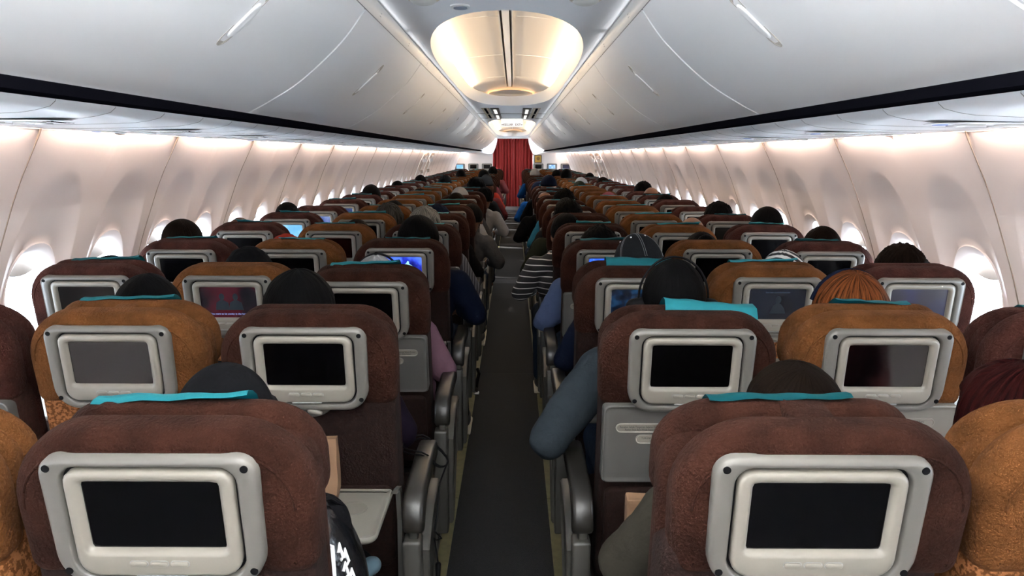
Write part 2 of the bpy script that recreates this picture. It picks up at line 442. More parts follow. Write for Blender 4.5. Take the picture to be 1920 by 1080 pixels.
# windows
pane_bm = bmesh.new()
pr = [Vector((0, sup(a, .122, .174, 2.5)*math.cos(a), sup(a, .122, .174, 2.5)*math.sin(a))) for a in ANG]
pane_bm.faces.new([pane_bm.verts.new(p) for p in pr]); me_pane = mesh_of(pane_bm, 'pane', m_glass, False)
def shade_mesh(zlow):
    b = bmesh.new()
    zz = max(zlow, -.17)
    pts = []
    for i in range(25):
        a = PI*i/24
    top = [(sup(a, .121, .173, 2.5)*math.cos(a), sup(a, .121, .173, 2.5)*math.sin(a)) for a in [PI*i/30 for i in range(31)]]
    if zz >= 0:
        top = [p for p in top if p[1] >= zz]
        pts = top+[(top[-1][0]*(1-i/8)+top[0][0]*(i/8), zz-.018*math.sin(PI*i/8)) for i in range(1, 8)]
    else:
        pts = [(sup(a, .121, .173, 2.5)*math.cos(a), sup(a, .121, .173, 2.5)*math.sin(a)) for a in ANG]
    n = len(pts)
    b.faces.new([b.verts.new((0, y, z)) for y, z in pts])
    g = bmesh.ops.extrude_face_region(b, geom=b.faces[:])
    for v in g['geom']:
        if isinstance(v, bmesh.types.BMVert): v.co.x += .004
    return mesh_of(b, 'shade', mat('shade_plastic_%d' % int(zlow*100+50), (.34, .31, .28), .5), False)
sh_open = shade_mesh(.108); sh_half = shade_mesh(.02); sh_shut = shade_mesh(-.2)
wn = 1
CLOSED = {(1, 3), (1, 6)}
for s in (-1, 1):
    for k in range(-10, 38):
        yc = WIN0+WINP*k
        if 13.9 < yc < 15.6: pass
        o = link('window_%d' % wn, me_pane, loc=(s*(wallx(WZ)+.060), yc, WZ)); o['kind'] = 'structure'; wn += 1
        o.rotation_euler = (0, s*math.radians(-2), 0)
        sh = link('shade', sh_shut if (s, k) in CLOSED else sh_open, o, loc=(-s*.013-(.002), 0, 0))
# ------------------------------------------------------------------ bins
BP = [(2.01, .470), (1.90, .555), (1.775, .695), (1.70, .815), (1.662, .888), (1.649, .896), (1.645, .893)]
def bin_prof(n=26):
    P = [Vector((x, z)) for z, x in BP]
    out = []
    for i in range(len(P)-1):
        p0 = P[max(i-1, 0)]; p1 = P[i]; p2 = P[i+1]; p3 = P[min(i+2, len(P)-1)]
        m = 7 if i < 4 else 3
        for k in range(m):
            t_ = k/m
            out.append(.5*((2*p1)+(-p0+p2)*t_+(2*p0-5*p1+4*p2-p3)*t_**2+(-p0+3*p1-3*p2+p3)*t_**3))
    out.append(P[-1]); return out
BPR = bin_prof()
BINL = 1.62; BIN0 = 2.79
ORD = ['nearest', 'second', 'third', 'fourth', 'fifth', 'sixth', 'seventh', 'eighth', 'ninth', 'tenth', 'eleventh', 'twelfth', 'thirteenth', 'fourteenth', 'fifteenth', 'sixteenth', 'seventeenth', 'eighteenth', 'nineteenth', 'twentieth', 'twenty-first', 'twenty-second', 'twenty-third', 'twenty-fourth', 'twenty-fifth', 'twenty-sixth', 'twenty-seventh']
def door_mesh(s):
    b = bmesh.new(); n = len(BPR); rs = []
    L = BINL-.010
    for y, d in ((-L/2, .018), (-L/2, .004), (-L/2+.004, 0), (-L/2+.3, 0), (0, 0), (L/2-.3, 0), (L/2-.004, 0), (L/2, .004), (L/2, .018)):
        ring = []
        for i, p in enumerate(BPR):
            tg = (BPR[min(i+1, n-1)]-BPR[max(i-1, 0)]).normalized(); nr = Vector((-tg.y, tg.x))   # outwards, away from aisle?
            q = p + (nr if nr.x > 0 else -nr)*(d if i < n-6 else 0)
            ring.append(Vector((s*q.x, y, q.y)))
        rs.append(ring)
    rings(b, rs, False, False, False)
    return mesh_of(b, 'door', m_bin, True, 40)
def back_mesh(s):
    b = bmesh.new(); L = BINL
    pts = [(.905, 1.652), (.47, 2.025), (.9, 2.10), (1.3, 2.0), (1.45, 1.72), (.93, 1.652)]
    box_rs = [[Vector((s*x, y, z)) for x, z in pts] for y in (-L/2, L/2)]
    rings(b, box_rs); return mesh_of(b, 'bin_body', m_seam, False)
def on_prof(f):
    """point at arc fraction f, tangent, aisle-side normal"""
    ds = [0]
    for a, b in zip(BPR, BPR[1:]): ds.append(ds[-1]+(b-a).length)
    t_ = f*ds[-1]
    for i in range(len(ds)-1):
        if t_ <= ds[i+1]:
            k = (t_-ds[i])/(ds[i+1]-ds[i]); p = BPR[i].lerp(BPR[i+1], k); tg = (BPR[i+1]-BPR[i]).normalized(); break
    nr = Vector((-tg.y, tg.x)); nr = nr if nr.x < 0 else -nr
    return p, tg, nr
def handle_mesh(s, what):
    b = bmesh.new(); p, tg, nr = on_prof(.38)
    def W(u, v, h):  # u along profile, v along cabin, h towards aisle
        pp, t2, n2 = on_prof(.38+u/.60)
        q = pp+n2*h; return Vector((s*q.x, v, q.y))
    def sta(L, w_, n=10, sh=0): # stadium outline
        pts = []
        for k in range(n+1):
            a = -PI/2+PI*k/n; pts.append((L/2-w_+w_*1.4*math.cos(a)+sh, w_*math.sin(a)))
        for k in range(n+1):
            a = PI/2+PI*k/n; pts.append((-L/2+w_+w_*1.4*math.cos(a)+sh, w_*math.sin(a)))
        return pts
    if what == 'rim':
        o1 = sta(.185, .024); i1 = inset(sta(.185, .024), .0035)
        rs = [[W(u, v, h) for u, v in pts] for pts, h in ((o1, -.001), (o1, .0012), (i1, .0012), (i1, .0004))]
        rings(b, rs, True, False, True)
        return mesh_of(b, 'handle', m_hrim, True, 35)
    if what == 'paddle':
        o1 = sta(.105, .020, sh=.006); rs = [[W(u*k, v*k, h) for u, v in o1] for k, h in ((1, .001), (.98, .004), (.85, .006), (.4, .0045))]
        rings(b, rs, True, False, True)
        return mesh_of(b, 'latch', m_bin, True, 60)
dm = {s: (door_mesh(s), back_mesh(s), handle_mesh(s, 'rim'), handle_mesh(s, 'paddle')) for s in (-1, 1)}
for s in (-1, 1):
    nm = 'left' if s < 0 else 'right'
    idx = 0
    for k in range(-3, 12):
        yc = BIN0+BINL*(k+.5)
        if yc+BINL/2 > YF-.2+.3: continue
        if k < -1: lab = None
        t_ = thing('overhead_bin', 'x', 'overhead bin', (0, yc, 0), 'overhead bins along the %s side' % nm)
        if k >= -1:
            t_['label'] = 'white curved overhead bin, %s from the camera in the row on the %s' % (ORD[k+1], nm)
        else: t_['label'] = 'white curved overhead bin above and behind the camera on the %s' % nm
        d_, b_, h_, p_ = dm[s]
        link('bin_body', b_, t_); link('door', d_, t_); hh = link('handle', h_, t_); link('latch', p_, hh)
    # top rail with placards
    bm = bmesh.new()
    pr = [(.474, 2.012), (.468, 2.012), (.462, 2.022), (.452, 2.052), (.448, 2.075), (.50, 2.09)]
    rings(bm, [[Vector((s*x, y, z)) for x, z in pr] for y in (YB, YF-.3)], True)
    r_ = struct('trim_%d' % tn, bm, m_rail); tn += 1
    bm = bmesh.new()
    rings(bm, [[Vector((s*x, y, z)) for x, z in ((.4745, 2.0145), (.4690, 2.0125), (.4690, 2.0095), (.4745, 2.0095))] for y in (YB, YF-.3)], True)
    obj('shadow_gap', bm, m_greyline, r_, smooth=False)
    bm = bmesh.new(); y = 1.45
    while y < 22:
        for dz in (0, .010):
            for dy in (0, .016): 
                z = 2.026+dz; xx = .4610-dz*.34
                box(bm, s*xx-.0012, s*xx+.0012, y+dy, y+dy+.010, z, z+.006)
        y += PITCHY
    obj('seat_row_placards', bm, m_greyline, r_, smooth=False)
    # black recess under the doors + service channel lining
    bm = bmesh.new()
    rings(bm, [[Vector((s*x, y, z)) for x, z in ((.885, 1.662), (.8895, 1.6390), (.923, 1.6335), (.930, 1.66))] for y in (YB, YF-.3)], True)
    struct('trim_%d' % tn, bm, m_black, smooth=False); tn += 1
    PP = [(.920, 1.660), (.920, 1.630), (.933, 1.619), (.965, 1.611), (1.0, 1.606), (1.1, 1.602), (1.2, 1.600), (1.3, 1.599), (1.40, 1.599), (1.460, 1.600), (1.463, 1.603), (1.463, 1.618)]
    bm = bmesh.new()
    rings(bm, [[Vector((s*x, y, z)) for x, z in PP] for y in (YB, YF-.3)], False, False, False)
    pu = struct('trim_%d' % tn, bm, m_psu, angle=60); tn += 1
    bm = bmesh.new(); y = 1.69-.33*12; k = 0
    while y < 22:
        for (x0, z0), (x1, z1) in zip(PP[1:9], PP[2:10]):
            rings(bm, [[Vector((s*x0, y+dy, z0+dz)) for dy, dz in ((-.0012, .003), (-.0012, -.0006), (.0012, -.0006), (.0012, .003))], [Vector((s*x1, y+dy, z1+dz)) for dy, dz in ((-.0012, .003), (-.0012, -.0006), (.0012, -.0006), (.0012, .003))]])
        y += .27 if k % 3 else .25; k += 1
    obj('panel_joint', bm, m_greyline, pu, smooth=False)
    # closing piece from lining top to wall top, above the lamps
    bm = bmesh.new()
    rings(bm, [[Vector((s*x, y, z)) for x, z in ((1.40, 1.655), (1.40, 1.72), (1.56, 1.72), (1.50, 1.60))] for y in (YB-.3, YF+.2)], False, False, False)
    struct('trim_%d' % tn, bm, m_wall); tn += 1
# passenger service units
def psu_meshes():
    out = {}
    b = bmesh.new()
    solid(b, [(x, y) for x, y in rrect(-.19, .19, -.075, .075, .07, .07, .07, .07)], [(0, 0), (0, .003), (.006, .006), (.016, .0065)])
    out['unit_panel'] = b
    b = bmesh.new()
    for x in (-.10, 0, .10): solid(b, rrect(x-.036, x+.036, -.045, .012, .028, .028, .028, .028), [(0, .004), (0, .011), (.005, .013), (.010, .008)])
    out['reading_lamp'] = b
    b = bmesh.new()
    for x in (-.10, 0, .10): solid(b, rrect(x-.022, x+.022, .022, .060, .018, .018, .018, .018), [(0, .004), (.002, .016), (.008, .018), (.011, .010)])
    out['air_nozzle'] = b
    b = bmesh.new()
    for i in range(9):
        for j in range(3): solid(b, rrect(.150+j*.010, .155+j*.010, -.05+i*.011, -.044+i*.011, .002, .002, .002, .002, 2), [(0, .004), (0, .0078)])
    out['speaker_holes'] = b
    b = bmesh.new(); solid(b, rrect(-.175, -.145, -.02, .02, .012, .012, .012, .012), [(0, .004), (.001, .009), (.004, .0098)]); out['sign_lamp'] = b
    M = Matrix(((1, 0, 0, 0), (0, 0, 1, 0), (0, -1, 0, 0), (0, 0, 0, 1)))   # (x, depth, v) -> x, v as y, -depth as z
    ms = {'unit_panel': m_bin, 'reading_lamp': m_lampw, 'air_nozzle': m_bin, 'speaker_holes': m_dark, 'sign_lamp': m_blue}
    res = {}
    for k, b in out.items():
        bmesh.ops.transform(b, matrix=Matrix.Diagonal((1, 1, .45, 1)) @ M, verts=b.verts); res[k] = mesh_of(b, k, ms[k], True, 35)
    return res
PS = psu_meshes()
for s in (-1, 1):
    for r in range(0, 15):
        y = 1.93+PITCHY*r
        t_ = thing('service_unit', 'passenger service unit with reading lamps under the %s bins, %s from the camera' % ('left' if s < 0 else 'right', ORD[r]), 'service unit', (s*1.22, y, 1.5985), 'service units under the %s bins' % ('left' if s < 0 else 'right'))
        for k, me in PS.items(): link(k, me, t_)
# ------------------------------------------------------------------ ceiling with two lit domes
def dome_outline(a, b, n=112, hw=.42):
    yc = (a+b)/2; hl = (b-a)/2; out = []
    e = 2.2; ey = 4.0 if hl < 4 else 7.0
    for k in range(n):
        tt = 2*PI*k/n
        x = math.copysign(abs(math.cos(tt))**(2/e), math.cos(tt))*hw; y = math.copysign(abs(math.sin(tt))**(2/ey), math.sin(tt))*hl
        out.append((x, y))
    return yc, hl, out
dn = 1
XE = .452
cuts = [YB-.3]
for di, (a, b) in enumerate(DOMES):
    yc, hl, O = dome_outline(a, b)
    # ceiling around
    bm = bmesh.new()
    hx, hy = XE, hl+.15
    R0 = []
    for x, y in O:
        k = 1/max(abs(x)/hx, abs(y)/hy); R0.append(Vector((x*k, yc+y*k, CEIL)))
    # snap corners
    for cxs in (-1, 1):
        for cys in (-1, 1):
            i = min(range(len(R0)), key=lambda q: (R0[q].x-cxs*hx)**2+((R0[q].y-yc-cys*hy)*1.)**2); R0[i] = Vector((cxs*hx, yc+cys*hy, CEIL))
    def ins(d, z):
        q = inset(O, d); return [Vector((x, yc+y, z)) for x, y in q]
    rings(bm, [R0, ins(0, CEIL)], True, False, False)
    struct('ceiling' if dn == 1 else 'ceiling_%d' % dn, bm, m_ceil); dn += 1
    bm = bmesh.new()
    rings(bm, [ins(0, CEIL), ins(.004, CEIL+.010), ins(.016, CEIL+.045), ins(.026, CEIL+.085), ins(.030, CEIL+.098), ins(.026, CEIL+.102), ins(-.03, CEIL+.104), ins(-.034, CEIL+.14)], True, False, False)
    lp = struct('trim_%d' % tn, bm, m_lip); tn += 1
    bm = bmesh.new()
    rr = [[Vector((x*f, yc+y*(1-(1-f)*min(1, .42/hl*1.6)), 2.195+.055*(1-f**2.4))) for x, y in O] for f in (1.082, 1.0, .93, .8, .65, .5, .35, .2, .08)]
    rings(bm, rr, True, False, True)
    dm_ = struct('ceiling_%d' % dn, bm, m_dome); dn += 1
    bm = bmesh.new()
    y = a+1.25
    while y < b-.5:
        for s in (-1, 1):
            pts = [Vector((s*.42*f, y, 2.195+.055*(1-f**2.4)-.001)) for f in (.11, .25, .4, .55, .7, .85, .95)]
            tube(bm, pts, .0022, 6)
        y += 1.62
    obj('panel_seam', bm, m_seam, dm_)
    bm = bmesh.new()
    box(bm, -.010-.019, -.010+.019, a+.35, b-.35, 2.236, 2.252)
    obj('centre_track', bm, m_ceil, dm_, smooth=False)
    bm = bmesh.new()
    for x in (-.0315, .0115): box(bm, x-.002, x+.002, a+.3, b-.3, 2.236, 2.252)
    obj('track_gap', bm, m_dark, dm_, smooth=False)
    bm = bmesh.new()
    for x in (-.045, .025): box(bm, x-.004, x+.004, a+.3, b-.3, 2.238, 2.252)
    obj('track_rail', bm, m_lip, dm_, smooth=False)
    cuts += [yc-hy, yc+hy]
cuts.append(YF+1.2)
for i in range(0, len(cuts), 2):
    bm = bmesh.new(); box(bm, -XE, XE, cuts[i], cuts[i+1], CEIL, CEIL+.02); struct('ceiling_%d' % dn, bm, m_ceil, smooth=False); dn += 1
bm = bmesh.new(); box(bm, -1.9, 1.9, YB-.3, YF+1.3, 2.30, 2.33); struct('ceiling_%d' % dn, bm, m_ceil, smooth=False); dn += 1
# slotted air outlets and tubes on the flat ceiling between the domes
for s in (-1, 1):
    nm = 'left' if s < 0 else 'right'
    for j, (y0, y1) in enumerate(((9.25, 10.45), (10.6, 11.75))):
        wh = 'nearer' if j == 0 else 'farther'
        t_ = thing('air_outlet', '%s black slotted air outlet on the flat ceiling by the %s bins' % (wh, nm), 'air outlet', (s*.30, (y0+y1)/2, CEIL), 'air outlets in the flat ceiling')
        h = (y1-y0)/2
        bm = bmesh.new(); bbox_bev(bm, -.045, .045, -h, h, -.006, 0, .004, 2); obj('outlet_frame', bm, m_beige, t_)
        bm = bmesh.new(); box(bm, -.014, .014, -h+.03, h-.03, -.0085, -.005); obj('slot', bm, m_black, t_, smooth=False)
        t2 = thing('ceiling_lamp', '%s long white ceiling lamp beside the %s air outlet' % (wh, nm), 'ceiling lamp', (s*.19, (y0+y1)/2, CEIL), 'long lamps in the flat ceiling')
        bm = bmesh.new(); bbox_bev(bm, -.05, .05, -h, h, -.010, 0, .005, 2); obj('lamp_housing', bm, m_frame, t2)
        bm = bmesh.new(); bbox_bev(bm, -.018, .018, -h+.2, h-.2, -.020, -.008, .006, 2); obj('lamp_lens', bm, mat('long_lens_%d_%s' % (j, nm), (.8, .8, .78), .3, emit=(1, .97, .9), estr=.2), t2)
        area_light('mid_cabin_fill', (s*.19, (y0+y1)/2, CEIL-.024), (0, 0, 0), .04, 2*h-.4, 1.0, (1, .95, .88))  # fill light added here to brighten the middle and far rows
for y in (10.5, 11.8):
    bm = bmesh.new(); box(bm, -XE, XE, y-.02, y+.02, CEIL-.004, CEIL); struct('trim_%d' % tn, bm, m_frame, smooth=False); tn += 1
# near ceiling: vent + two round lamps
v = at(863, 8, 3.02)
t_ = thing('ceiling_vent', 'small oval blue-grey vent in the ceiling just before the lit dome', 'vent', (v.x, v.y, CEIL))
bm = bmesh.new(); solid(bm, rrect(-.036, .036, -.05, .05, .034, .034, .034, .034), [(0, 0), (.001, .004), (.006, .006)])
bmesh.ops.transform(bm, matrix=Matrix(((1, 0, 0, 0), (0, 0, 1, 0), (0, -1, 0, 0), (0, 0, 0, 1))), verts=bm.verts); obj('vent_rim', bm, m_lip, t_)
bm = bmesh.new(); solid(bm, rrect(-.026, .026, -.032, .032, .025, .025, .025, .025), [(0, .004), (.001, .0075)])
bmesh.ops.transform(bm, matrix=Matrix(((1, 0, 0, 0), (0, 0, 1, 0), (0, -1, 0, 0), (0, 0, 0, 1))), verts=bm.verts); obj('vent_grille', bm, mat('bluegrey_grille', (.22, .25, .32), .6), t_)
for s, px in ((-1, 790), (1, 1101)):
    v = at(px, -4, 2.8)
    t_ = thing('round_ceiling_lamp', 'round clear ceiling lamp at the top edge, %s of the oval vent' % ('left' if s < 0 else 'right'), 'ceiling lamp', (v.x, 2.86, CEIL), 'round lamps in the near ceiling')
    bm = bmesh.new(); ellipsoid(bm, (0, 0, 0), (.06, .07, .018), 3); obj('lamp_ring', bm, m_beige, t_)
    bm = bmesh.new(); ellipsoid(bm, (0, 0, -.006), (.048, .056, .02), 3); obj('lamp_glass', bm, m_lampw, t_)
# exit sign
def text(name, body, size, m, parent=None, loc=(0, 0, 0), rot=(PI/2, 0, 0), align='CENTER', ext=.0004, bold=0., sx=1.):
    c = bpy.data.curves.new(name, 'FONT'); c.body = body; c.size = size; c.align_x = align; c.align_y = 'CENTER'; c.extrude = ext; c.offset = bold; c.resolution_u = 3
    o = bpy.data.objects.new(name, c); C.objects.link(o)
    dg = bpy.context.evaluated_depsgraph_get(); dg.update()
    me = bpy.data.meshes.new_from_object(o.evaluated_get(dg)); me.materials.clear(); me.materials.append(m); me.name = name
    bpy.data.objects.remove(o); bpy.data.curves.remove(c)
    o = bpy.data.objects.new(name, me); C.objects.link(o); o.parent = parent; o.location = loc; o.rotation_euler = rot; o.scale = (sx, 1, 1)
    return o
v = at(960, 224, 12.0)
es = thing('exit_sign', 'white hanging sign reading KELUAR and EXIT with outward arrows, above the aisle', 'exit sign', (v.x, 12.0, CEIL))
bm = bmesh.new(); bbox_bev(bm, -.165, .165, -.02, .02, -.118, 0, .012, 3); obj('sign_box', bm, m_signw, es)
text('sign_text', 'KELUAR   EXIT', .046, m_signr, es, (0, -.021, -.088), bold=.0006, sx=.86)
for s in (-1, 1):
    bm = bmesh.new(); box(bm, s*.125-.0 if s > 0 else -.150, .150 if s > 0 else -.125, -.0215, -.020, -.0905, -.0855)
    b3 = [Vector((s*.157, -.0215, -.088)), Vector((s*.141, -.0215, -.078)), Vector((s*.141, -.0215, -.098))]
    rings(bm, [b3, [p+Vector((0, .0015, 0)) for p in b3]])
    obj('arrow', bm, m_signr, es, smooth=False)
# ------------------------------------------------------------------ front bulkhead, curtain
for s in (-1, 1):
    bm = bmesh.new()
    pts = [(.455, 2.05), (.455, 1.95), (.475, 1.84), (.52, 1.70), (.585, 1.56), (.60, 1.50), (.60, 0), (1.80, 0), (1.80, 1.75), (1.2, 2.1)]
    rings(bm, [[Vector((s*x, y, z)) for x, z in pts] for y in (YF-.04, YF)])
    b_ = struct('wall_front_%s' % ('left' if s < 0 else 'right'), bm, m_bulk, smooth=False)
    # upper white close-out with rounded lower corner (end of the bins)
    bm = bmesh.new()
    pts = [(.455, 2.06), (.455, 1.95), (.475, 1.84), (.52, 1.70), (.575, 1.60), (.62, 1.56), (.72, 1.555), (.9, 1.60), (1.3, 1.62), (1.3, 2.05)]
    rings(bm, [[Vector((s*x, y, z)) for x, z in pts] for y in (YF-.34, YF-.045)])
    struct('trim_%d' % tn, bm, m_bin, smooth=False); tn += 1
bm = bmesh.new()
box(bm, -.47, .47, YF-.12, YF-.06, 2.005, CEIL); struct('trim_%d' % tn, bm, m_rail, smooth=False); tn += 1
cu = thing('curtain', 'closed dark red pleated curtain across the aisle at the far end', 'curtain', (0, YF+.03, 0))
for s in (-1, 1):
    bm = bmesh.new(); rs = []
    N = 72
    for iz in range(20):
        z = .03+ (2.0-.03)*iz/19
        sp = 1 if z > .4 else 1
        ring = []
        for i in range(N+1):
            f = i/N; x = s*(f*.60-(.012 if z < 1.9 else -.006))
            amp = .022+.012*math.sin(f*9+s)
            y = s*.012*(1-f)+amp*math.sin(f*2*PI*7.0+.9*math.sin(z*1.3)+.6*math.sin(f*5))+.008*noise.noise(Vector((x*9, z*2, s)))
            ring.append(Vector((x, y, z+.010*abs(math.sin(f*PI*14))*(1 if iz == 19 else 0))))
        rs.append(ring)
    rings(bm, rs, False, False, False); obj('curtain_half', bm, m_red, cu, angle=80)
bm = bmesh.new(); tube(bm, [(-.6, 0, 2.025), (.6, 0, 2.025)], .008); obj('curtain_rail', bm, m_metal, cu)
bm = bmesh.new(); box(bm, -1.9, 1.9, YF+1.2, YF+1.25, 0, 2.3); struct('wall_front', bm, m_bulk, smooth=False)
bm = bmesh.new(); box(bm, -1.9, 1.9, YB-.3, YB-.2, 0, 2.3); struct('wall_back', bm, m_bulk, smooth=False)
v = at(1009, 298, YF-.05)
pq = thing('plaque', 'square golden framed plaque on the right front partition', 'plaque', (v.x, YF-.05, v.z))
bm = bmesh.new(); bbox_bev(bm, -.105, .105, -.015, 0, -.11, .11, .006, 2); obj('plaque_frame', bm, m_dark, pq)
bm = bmesh.new(); box(bm, -.09, .09, -.018, -.012, -.095, .095); obj('plaque_face', bm, m_gold, pq, smooth=False)
bm = bmesh.new(); bmesh.ops.create_circle(bm, segments=24, radius=.05, cap_ends=True, matrix=Matrix.Translation((0, -.019, .01)) @ Matrix.Rotation(PI/2, 4, 'X')); obj('emblem', bm, mat('bronze_emblem', (.2, .11, .03), .4, metal=.4), pq, smooth=False)
# overwing exits (hatch outlines with sign box and red handle)
k = 1
for s in (-1, 1):
    for y in (14.15, 15.25):
        bm = bmesh.new()
        zs = [.35+.062*i for i in range(21)]
        for dy in (-.30, .30):
            rings(bm, [[Vector((s*(wallx(z)+.004), y+dy-.012, z)), Vector((s*(wallx(z)-.008), y+dy-.012, z)), Vector((s*(wallx(z)-.008), y+dy+.012, z)), Vector((s*(wallx(z)+.004), y+dy+.012, z))] for z in zs])
        box(bm, s*(wallx(1.47)-.012)-.004, s*(wallx(1.47)-.012)+.01, y-.28, y+.28, 1.40, 1.46)
        d_ = struct('door_%d' % k, bm, m_bin, smooth=False); k += 1
        bm = bmesh.new(); x = s*(wallx(1.28)-.03); bbox_bev(bm, x-.015, x+.015, y-.05, y+.16, 1.20, 1.26, .006); obj('door_handle', bm, m_jt, d_)
        bm = bmesh.new(); x = s*(wallx(1.53)-.03); bbox_bev(bm, x-.02, x+.02, y-.10, y+.10, 1.50, 1.575, .006); obj('sign_box', bm, m_bin, d_)
        bm = bmesh.new(); box(bm, x-.03, x+.03, y-.1005, y-.07, 1.515, 1.565); obj('sign_face', bm, m_jt, d_, smooth=False)
# ------------------------------------------------------------------ seats
TILT = math.radians(9)
PIV = Vector((0, .13, .42))
def capm(m, key):
    b = bmesh.new()
    pts = rrect(-.2155, .2155, .492, .728, .03, .03, .115, .115, 10)
    pts = [(x*(1-.018*((.62-z)/.12)**2*(1 if z < .62 else .0)), z+.008*math.cos(x/.215*PI/2)) for x, z in pts]
    def warp(v):
        return Vector((v.x, v.y + .012*(v.x/.21)**2, v.z))
    puffy(b, pts, .0, .085, .032, .21, .12, 0, .62, .004, .0, 6, warp)
    return mesh_of(b, 'back_cover', m, True, 80)
def capseam(m):
    b = bmesh.new()
    pts = inset([(x*(1-.035*((.63-z)/.12)**2*(1 if z < .63 else 0)), z+.006*math.cos(x/.215*PI/2)) for x, z in rrect(-.2155, .2155, .492, .728, .03, .03, .115, .115, 10)], .024)
    pp = [Vector((x, -.0005+.012*(x/.21)**2+.0012, z)) for x, z in pts if z > .56]
    pp.sort(key=lambda p: math.atan2(p.x, p.z-.60))
    tube(b, pp, .0022, 5)
    return mesh_of(b, 'piping', m, True)
def lowback(m):
    b = bmesh.new()
    pts = rrect(-.205, .205, -.02, .56, .03, .03, .06, .06, 6)
    puffy(b, pts, .018, .12, .022, .2, .27, 0, .27, .002, .01, 4)
    return mesh_of(b, 'backrest', m, True, 80)
def frontpad(m):
    b = bmesh.new(); pts = rrect(-.205, .205, .02, .70, .05, .05, .08, .08, 8)
    puffy(b, pts, .07, .150, .035, .2, .34, 0, .36, .0, .012, 5)
    return mesh_of(b, 'back_cushion', m, True, 80)
def headrest(m):
    b = bmesh.new(); pts = rrect(-.203, .203, .535, .718, .05, .05, .09, .09, 8)
    def warp(v):
        k = max(0, abs(v.x)-.12)/.1
        return Vector((v.x, v.y+.045*k*k, v.z-.012*k*k))
    puffy(b, pts, .088, .160, .034, .22, .09, 0, .64, .004, .008, 6, warp)
    return mesh_of(b, 'headrest', m, True, 80)
def covermesh(w_, flap, lift, skew):
    """turquoise paper cover: front drop, over the top, small flap at the back"""
    b = bmesh.new()
    path = [(.176, .56), (.178, .62), (.172, .68), (.160, .708), (.145, .7195+lift*.5), (.128, .7225+lift)] + ([(.105, .7235+lift), (.088, .718+lift-flap*.4), (.080, .716+lift-flap)] if flap > .02 else [(.118, .7225+lift-flap*.3)])
    rs = []
    N = 12
    for y, z in path:
        ring = []
        for i in range(N+1):
            f = i/N-.5; x = f*w_
            zz = z + skew*f*(1 if y < .14 else .3) + .0015*math.sin(f*17+y*40)
            ring.append(Vector((x, y-.0015*math.sin(f*9), zz)))
        rs.append(ring)
    rings(b, rs, False, False, False)
    g = bmesh.ops.solidify(b, geom=b.faces[:], thickness=.0022)
    return mesh_of(b, 'headrest_paper', m_cyan, True, 60)
FRO = rrect(-.150, .150, .505, .718, .058, .058, .030, .030, 8)
FRO = [(x*(1-.02*(.718-z)/.2), z) for x, z in FRO]
INN = rrect(-.1195, .1195, .524, .702, .034, .034, .024, .024, 8)
SCR = rrect(-.0945, .0945, .571, .679, .004, .004, .004, .004, 3)
